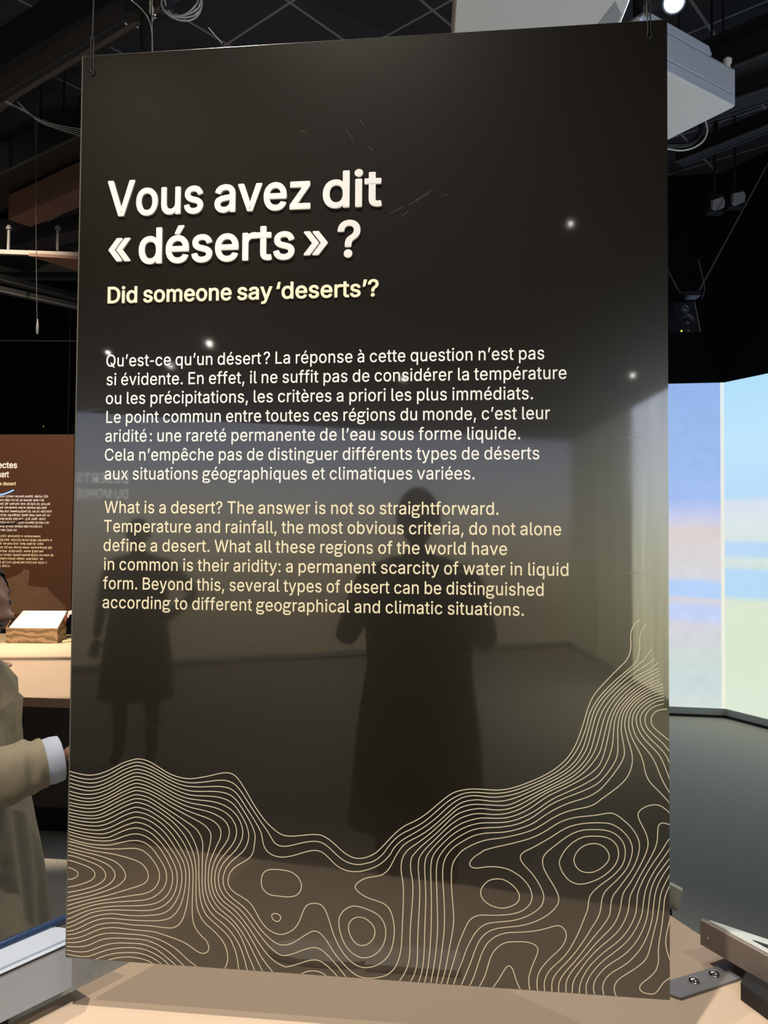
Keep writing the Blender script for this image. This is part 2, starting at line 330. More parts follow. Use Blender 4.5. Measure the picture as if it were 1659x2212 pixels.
# outlines of the letters: advance, then polygons
GLYPHS = """,188|38,-119 68,71 137,71 84,-119
-453|337,244 337,188 114,188 114,244
.188|95,-4 78,-1 63,9 53,24 50,41 53,59 63,73 78,83 95,87 113,83 128,73 138,59 141,41 138,24 128,9 113,-1
:188|95,-4 78,-1 63,9 53,24 50,41 53,59 63,73 78,83 95,87 113,83 128,73 138,59 141,41 138,24 128,9 113,-1|95,271 78,274 63,284 53,299 50,316 53,334 63,349 78,359 95,362 113,359 128,349 138,334 141,316 138,299 128,284 113,274
?358|132,152 132,159 134,200 141,230 153,252 168,269 209,298 230,314 247,334 258,357 262,384 259,406 250,425 237,441 220,452 200,459 178,462 157,459 137,453 120,441 106,425 96,404 92,378 27,378 33,418 49,452 73,479 103,499 138,511 178,516 219,511 255,498 284,478 306,451 319,418 324,382 319,344 306,311 284,284 254,261 219,235 207,221 200,205 194,158 194,152|164,-4 146,-1 131,9 121,24 118,41 121,58 131,73 146,83 164,86 181,83 196,73 206,58 209,41 206,24 196,9 181,-1
B456|60,0 60,509 241,509 289,504 329,491 359,469 381,442 394,410 398,374 395,344 387,320 373,301 356,286 315,267 315,262 339,257 363,245 385,227 402,203 414,173 418,136 413,100 400,67 377,39 344,18 301,4 247,0|125,57 245,57 281,60 309,67 330,80 344,96 353,115 355,137 352,161 342,184 327,203 306,218 279,228 248,231 125,231|125,285 238,285 265,288 288,296 308,309 323,326 333,348 336,372 333,393 326,412 313,429 294,442 270,449 240,452 125,452
C510|267,-7 225,-3 186,7 150,25 119,49 92,79 70,115 48,179 40,254 48,329 70,393 92,429 119,459 150,484 186,501 225,512 267,516 305,513 340,504 373,490 402,471 427,447 448,418 463,385 473,348 408,348 401,373 389,395 375,413 357,428 315,449 267,456 223,450 184,432 150,403 125,364 109,314 103,254 109,194 125,145 151,105 184,76 223,59 267,53 315,60 357,81 375,96 389,114 401,136 408,160 473,160 463,124 448,91 428,62 402,38 373,19 341,5 305,-4
D502|219,0 96,0 96,57 215,57 272,63 318,81 343,99 363,122 379,149 394,198 399,255 394,312 379,361 354,399 320,428 275,446 221,452 93,452 93,509 225,509 273,505 315,495 353,478 385,455 412,426 433,391 455,329 462,255 455,181 433,119 411,83 384,54 351,31 312,14 268,3|125,509 125,0 60,0 60,509
E419|60,0 60,509 372,509 372,452 125,452 125,286 355,286 355,229 125,229 125,57 375,57 375,0
I300|31,0 31,57 118,57 118,452 31,452 31,509 269,509 269,452 183,452 183,57 269,57 269,0
L393|60,0 60,509 125,509 125,57 361,57 361,0
M628|60,0 60,509 152,509 277,187 287,159 299,123 311,84 322,49 307,49 318,83 330,121 342,158 352,187 476,509 568,509 568,0 504,0 504,291 504,327 505,369 506,413 507,457 513,457 498,409 482,363 467,322 456,291 342,0 286,0 170,291 159,321 145,361 129,408 112,457 119,457 120,416 121,372 122,328 122,291 122,0
N523|60,0 60,509 136,509 343,183 363,151 388,107 414,55 405,54 401,108 399,157 399,195 399,509 463,509 463,0 387,0 202,290 177,331 148,381 108,452 119,454 122,384 124,328 125,291 125,0
O533|267,-7 225,-3 186,7 150,25 119,49 92,79 70,115 48,179 40,254 48,329 70,393 92,429 119,459 150,484 186,501 225,512 267,516 309,512 348,501 384,484 415,459 442,429 464,393 486,329 493,254 486,179 464,115 442,79 415,49 384,25 348,7 309,-3|267,53 310,59 349,76 383,105 408,144 425,194 430,254 425,314 408,365 383,404 349,433 310,450 267,456 223,450 184,433 151,404 125,364 109,314 103,254 109,194 125,144 151,105 184,76 223,59
Q533|245,159 313,159 369,85 384,65 468,-48 401,-48 346,27 331,46|267,-7 225,-3 186,7 150,25 119,49 92,79 70,115 48,179 40,254 48,329 70,393 92,429 119,459 150,484 186,501 225,512 267,516 309,512 348,501 384,484 415,459 442,429 464,393 486,329 493,254 486,179 464,115 442,79 415,49 384,25 348,7 309,-3|267,53 310,59 349,76 383,105 408,144 425,194 430,254 425,314 408,365 383,404 349,433 310,450 267,456 223,450 184,433 151,404 125,364 109,314 103,254 109,194 125,144 151,105 184,76 223,59
R449|60,0 60,509 236,509 290,504 333,489 367,465 390,433 405,395 409,352 405,309 390,271 367,240 333,217 289,203 236,198 96,198 96,255 234,255 269,258 298,267 319,281 334,300 342,324 345,352 342,380 334,405 319,425 298,440 269,449 233,452 125,452 125,0|353,0 230,229 303,229 428,0
S447|224,-9 172,-4 128,9 91,31 64,60 46,96 38,137 104,137 110,110 123,88 142,71 166,59 194,52 224,49 257,52 286,60 311,74 329,92 341,114 346,139 342,161 332,179 316,193 296,205 245,222 184,239 128,260 86,289 67,313 56,341 52,372 58,413 75,448 102,476 138,498 180,511 227,516 275,511 316,498 351,476 377,449 394,415 401,378 337,378 332,402 320,421 302,437 267,453 225,459 194,456 167,448 145,435 129,418 118,398 115,376 119,352 131,334 148,319 169,308 212,293 264,279 312,264 359,238 379,220 395,198 405,171 408,139 403,99 386,64 360,34 323,11 278,-4
T449|32,452 32,509 417,509 417,452 257,452 257,0 193,0 193,452
U517|259,-8 203,-2 154,15 114,43 85,80 66,124 60,173 60,509 124,509 124,178 128,144 141,113 160,87 187,68 220,56 259,52 298,56 331,68 357,87 377,113 389,144 393,178 393,509 457,509 457,173 451,124 433,80 403,43 363,15 315,-2
V480|204,0 16,509 84,509 192,206 215,137 248,31 235,31 267,138 290,206 395,509 463,509 278,0
W686|155,0 16,509 82,509 163,196 175,145 187,94 197,40 189,40 200,94 211,145 224,196 306,509 380,509 462,196 474,145 486,94 497,40 488,40 499,94 510,145 523,196 603,509 670,509 530,0 455,0 368,323 351,391 336,475 350,475 335,395 318,323 230,0
a389|160,-9 126,-5 94,5 68,22 48,45 35,73 30,108 34,138 43,161 58,179 78,193 125,211 178,220 234,227 265,235 273,243 276,255 276,257 273,279 267,297 256,311 240,322 220,329 196,331 171,329 149,322 132,313 118,301 100,274 41,291 57,322 79,346 104,364 133,375 194,384 239,379 263,372 286,360 306,343 322,320 333,290 337,251 337,0 277,0 277,52 272,52 252,25 236,12 215,1 190,-6|170,45 202,49 228,59 248,74 263,93 272,115 276,138 276,190 259,182 231,176 200,171 175,168 134,159 117,150 103,139 95,124 92,105 94,87 102,72 114,61 130,52
b424|229,-8 198,-5 172,4 153,17 138,31 118,59 112,59 112,0 53,0 53,509 114,509 114,319 118,319 137,346 152,360 171,373 197,381 229,384 274,378 313,361 345,332 370,293 385,245 390,189 385,133 370,84 346,45 313,16 274,-2|220,47 253,51 279,66 301,88 316,117 325,151 328,189 325,227 316,261 301,290 280,311 253,325 220,330 188,325 161,312 140,291 125,263 116,229 113,189 116,150 125,115 140,86 162,65 188,51
c396|207,-8 159,-2 117,16 82,46 56,85 40,133 34,187 40,243 56,291 82,330 117,360 159,378 207,384 260,377 305,356 340,322 362,277 303,262 290,289 270,311 242,325 207,330 173,325 145,310 124,287 108,258 99,224 96,187 99,151 108,117 124,89 145,66 173,51 207,46 243,52 271,66 292,89 304,117 363,102 354,78 341,56 306,21 261,-1
d424|195,-8 151,-2 111,16 79,45 55,84 39,133 34,189 39,245 55,293 79,332 112,361 151,378 196,384 228,381 253,373 272,360 287,346 306,319 311,319 311,509 372,509 372,0 313,0 313,59 307,59 287,31 272,17 252,4 227,-5|205,47 236,51 263,65 284,86 299,115 309,150 312,189 309,229 300,263 284,291 263,312 237,325 205,330 172,325 145,311 124,290 108,261 99,227 96,189 99,151 109,117 124,88 145,66 172,51
e404|212,-8 161,-2 117,16 82,46 56,85 40,132 34,187 39,242 55,290 81,329 115,359 157,378 205,384 236,382 266,374 294,361 319,341 341,315 357,282 368,242 371,194 371,169 75,169 75,221 338,221 310,202 307,237 298,269 283,294 263,314 237,326 205,330 173,326 146,313 125,294 109,270 99,241 96,211 96,178 100,139 110,106 128,80 151,61 179,50 212,46 254,53 271,61 285,73 297,88 306,105 365,91 353,63 335,39 311,19 283,4 249,-5
f254|228,379 228,327 6,327 6,379|81,0 81,432 84,461 96,486 113,505 135,519 161,527 187,530 222,527 243,521 227,468 215,472 195,474 171,470 154,460 145,443 142,419 142,0
g425|207,-151 168,-148 134,-140 105,-127 82,-110 64,-91 51,-69 101,-41 122,-66 136,-78 154,-88 178,-95 207,-97 249,-92 282,-75 298,-58 308,-34 311,-6 311,68 306,68 287,41 272,28 252,16 227,8 195,5 152,10 113,27 80,53 55,90 39,136 34,191 39,246 55,293 80,332 112,361 152,378 196,384 228,382 253,373 273,360 288,346 308,319 313,319 313,379 372,379 372,-9 367,-54 350,-90 324,-117 291,-136 251,-147|205,59 237,63 264,75 285,95 300,121 309,154 312,193 309,231 300,264 285,291 264,312 237,325 205,330 172,325 145,312 124,290 109,262 99,229 96,193 99,155 109,123 124,96 145,76 172,63
h410|114,227 114,0 53,0 53,509 114,509 114,287 102,287 116,319 132,344 152,362 187,379 227,384 264,380 295,369 321,349 341,321 353,285 357,240 357,0 296,0 296,235 293,263 286,286 273,304 256,318 235,326 210,329 184,326 161,317 141,303 126,283 117,257
i167|53,0 53,379 114,379 114,0|84,443 67,446 54,455 44,468 41,483 44,499 54,512 67,521 84,524 100,521 114,512 123,499 126,483 123,468 114,455 100,446
l189|139,-2 112,0 91,8 74,20 62,37 55,59 53,84 53,509 114,509 114,99 115,77 120,62 130,54 146,52 160,53 170,54 181,3 162,-1
m610|53,0 53,379 112,379 112,295 108,295 118,323 132,346 151,363 172,376 195,384 219,386 245,383 268,375 287,361 309,331 321,295 312,295 322,321 337,343 357,361 381,375 407,383 437,386 468,383 497,372 522,354 541,328 553,296 557,255 557,0 496,0 496,254 493,279 485,298 473,313 447,326 419,330 395,328 374,320 358,307 345,290 338,270 335,247 335,0 274,0 274,260 272,280 265,297 253,311 229,326 199,330 178,328 158,320 140,307 126,289 117,266 114,238 114,0
n410|114,227 114,0 53,0 53,379 112,379 112,287 102,287 116,319 132,344 152,362 187,379 227,384 264,380 295,369 321,349 341,321 353,285 357,240 357,0 296,0 296,235 293,263 286,286 273,304 256,318 235,326 210,329 184,326 161,317 141,303 126,283 117,257
o415|207,-8 159,-2 117,16 82,46 56,85 40,133 34,187 40,243 56,291 82,330 117,360 159,378 207,384 256,378 299,360 333,330 359,291 376,243 381,187 376,133 359,85 333,46 299,16 256,-2|207,46 242,51 270,66 292,89 307,117 316,151 319,187 316,224 307,258 292,287 270,310 242,325 207,330 173,325 145,310 124,287 108,258 99,224 96,187 99,151 108,117 124,89 145,66 173,51
p424|53,-143 53,379 112,379 112,319 118,319 137,346 152,360 171,373 197,381 229,384 274,378 313,361 345,332 370,293 385,245 390,189 385,133 370,84 346,45 313,16 274,-2 229,-8 198,-5 173,4 153,17 138,31 118,59 114,59 114,-143|220,47 253,51 279,66 301,88 316,117 325,151 328,189 325,227 316,261 301,290 280,311 253,325 220,330 188,325 161,312 140,291 125,263 116,229 113,189 116,150 125,115 140,86 162,65 188,51
q424|372,-143 311,-143 311,59 306,59 287,31 272,17 252,4 227,-5 195,-8 151,-2 111,16 79,45 55,84 39,133 34,189 39,245 55,293 79,332 112,361 151,378 196,384 228,381 253,373 272,360 287,346 307,319 313,319 313,379 372,379|205,47 236,51 263,65 284,86 299,115 309,150 312,189 309,229 300,263 284,291 263,312 237,325 205,330 172,325 145,311 124,290 108,261 99,227 96,189 99,151 109,117 124,88 145,66 172,51
r259|53,0 53,379 112,379 112,321 115,321 130,347 152,367 181,380 213,385 229,384 243,384 243,322 230,324 207,326 182,323 159,315 140,301 126,284 117,262 114,237 114,0
s365|182,-8 145,-5 112,3 84,18 62,38 45,63 36,94 94,107 105,79 124,60 150,49 181,45 217,50 244,62 258,74 265,88 268,103 265,121 254,136 237,147 212,155 149,170 104,186 72,208 58,227 50,249 47,274 51,305 65,332 87,354 115,370 149,381 187,384 223,381 254,372 279,358 299,339 314,316 324,290 268,277 258,298 243,316 219,328 187,333 156,329 131,317 119,305 111,292 109,277 112,258 124,243 144,232 172,223 229,209 275,194 306,171 320,153 328,131 331,107 326,75 312,47 290,24 260,6 223,-5
t227|204,379 204,327 6,327 6,379|65,471 126,471 126,98 128,76 136,61 150,53 170,50 185,51 202,54 213,2 192,-3 168,-4 138,-1 113,7 92,21 77,41 68,64 65,93
u410|182,-5 146,-1 115,11 89,31 69,59 57,95 53,139 53,379 114,379 114,144 116,117 124,94 137,75 154,61 175,53 200,50 226,53 249,62 268,77 283,97 293,122 296,153 296,379 357,379 357,0 298,0 298,92 307,92 294,60 277,35 257,17 222,0
v389|163,0 17,379 84,379 165,155 187,87 206,21 184,21 203,87 224,155 305,379 371,379 226,0
w567|138,0 23,379 87,379 133,214 154,137 175,41 165,41 186,135 206,214 252,379 316,379 362,214 382,136 402,41 391,41 413,135 434,214 480,379 545,379 429,0 368,0 319,172 305,225 291,280 277,338 291,338 277,280 263,225 248,172 199,0
x379|21,0 171,218 171,171 29,379 100,379 147,306 179,253 207,206 175,206 202,253 233,306 282,379 352,379 209,169 209,214 358,0 287,0 231,85 200,136 173,182 205,182 178,136 148,85 91,0
y389|47,-139 61,-86 71,-87 104,-89 118,-84 130,-74 141,-58 151,-36 163,-1 17,379 84,379 165,155 187,87 206,21 184,21 202,87 224,155 305,379 371,379 204,-58 177,-107 159,-124 139,-136 117,-143 91,-145 65,-143
z380|42,0 42,46 254,320 254,323 48,323 48,379 333,379 333,331 126,60 126,56 339,56 339,0
«403|168,49 33,209 168,369 238,369 105,209 238,49|307,49 171,209 307,369 377,369 243,209 377,49
»403|26,49 159,209 26,369 96,369 231,209 96,49|165,49 298,209 165,369 234,369 370,209 234,49
à389|160,-9 126,-5 94,5 68,22 48,45 35,73 30,108 34,138 43,161 58,179 78,193 125,211 178,220 234,227 265,235 273,243 276,255 276,257 273,279 267,297 256,311 240,322 220,329 196,331 171,329 149,322 132,313 118,301 100,274 41,291 57,322 79,346 104,364 133,375 194,384 239,379 263,372 286,360 306,343 322,320 333,290 337,251 337,0 277,0 277,52 272,52 252,25 236,12 215,1 190,-6|170,45 202,49 228,59 248,74 263,93 272,115 276,138 276,190 259,182 231,176 200,171 175,168 134,159 117,150 103,139 95,124 92,105 94,87 102,72 114,61 130,52|165,429 99,529 168,529 215,429
è404|212,-8 161,-2 117,16 82,46 56,85 40,132 34,187 39,242 55,290 81,329 115,359 157,378 205,384 236,382 266,374 294,361 319,341 341,315 357,282 368,242 371,194 371,169 75,169 75,221 338,221 310,202 307,237 298,269 283,294 263,314 237,326 205,330 173,326 146,313 125,294 109,270 99,241 96,211 96,178 100,139 110,106 128,80 151,61 179,50 212,46 254,53 271,61 285,73 297,88 306,105 365,91 353,63 335,39 311,19 283,4 249,-5|180,429 114,529 182,529 230,429
é404|212,-8 161,-2 117,16 82,46 56,85 40,132 34,187 39,242 55,290 81,329 115,359 157,378 205,384 236,382 266,374 294,361 319,341 341,315 357,282 368,242 371,194 371,169 75,169 75,221 338,221 310,202 307,237 298,269 283,294 263,314 237,326 205,330 173,326 146,313 125,294 109,270 99,241 96,211 96,178 100,139 110,106 128,80 151,61 179,50 212,46 254,53 271,61 285,73 297,88 306,105 365,91 353,63 335,39 311,19 283,4 249,-5|177,429 225,529 293,529 227,429
ê404|212,-8 161,-2 117,16 82,46 56,85 40,132 34,187 39,242 55,290 81,329 115,359 157,378 205,384 236,382 266,374 294,361 319,341 341,315 357,282 368,242 371,194 371,169 75,169 75,221 338,221 310,202 307,237 298,269 283,294 263,314 237,326 205,330 173,326 146,313 125,294 109,270 99,241 96,211 96,178 100,139 110,106 128,80 151,61 179,50 212,46 254,53 271,61 285,73 297,88 306,105 365,91 353,63 335,39 311,19 283,4 249,-5|155,435 95,435 95,438 175,529 233,529 313,438 313,435 252,435 204,495
‘177|52,318 104,509 151,509 121,318
’177|52,318 82,509 151,509 98,318
 188"""
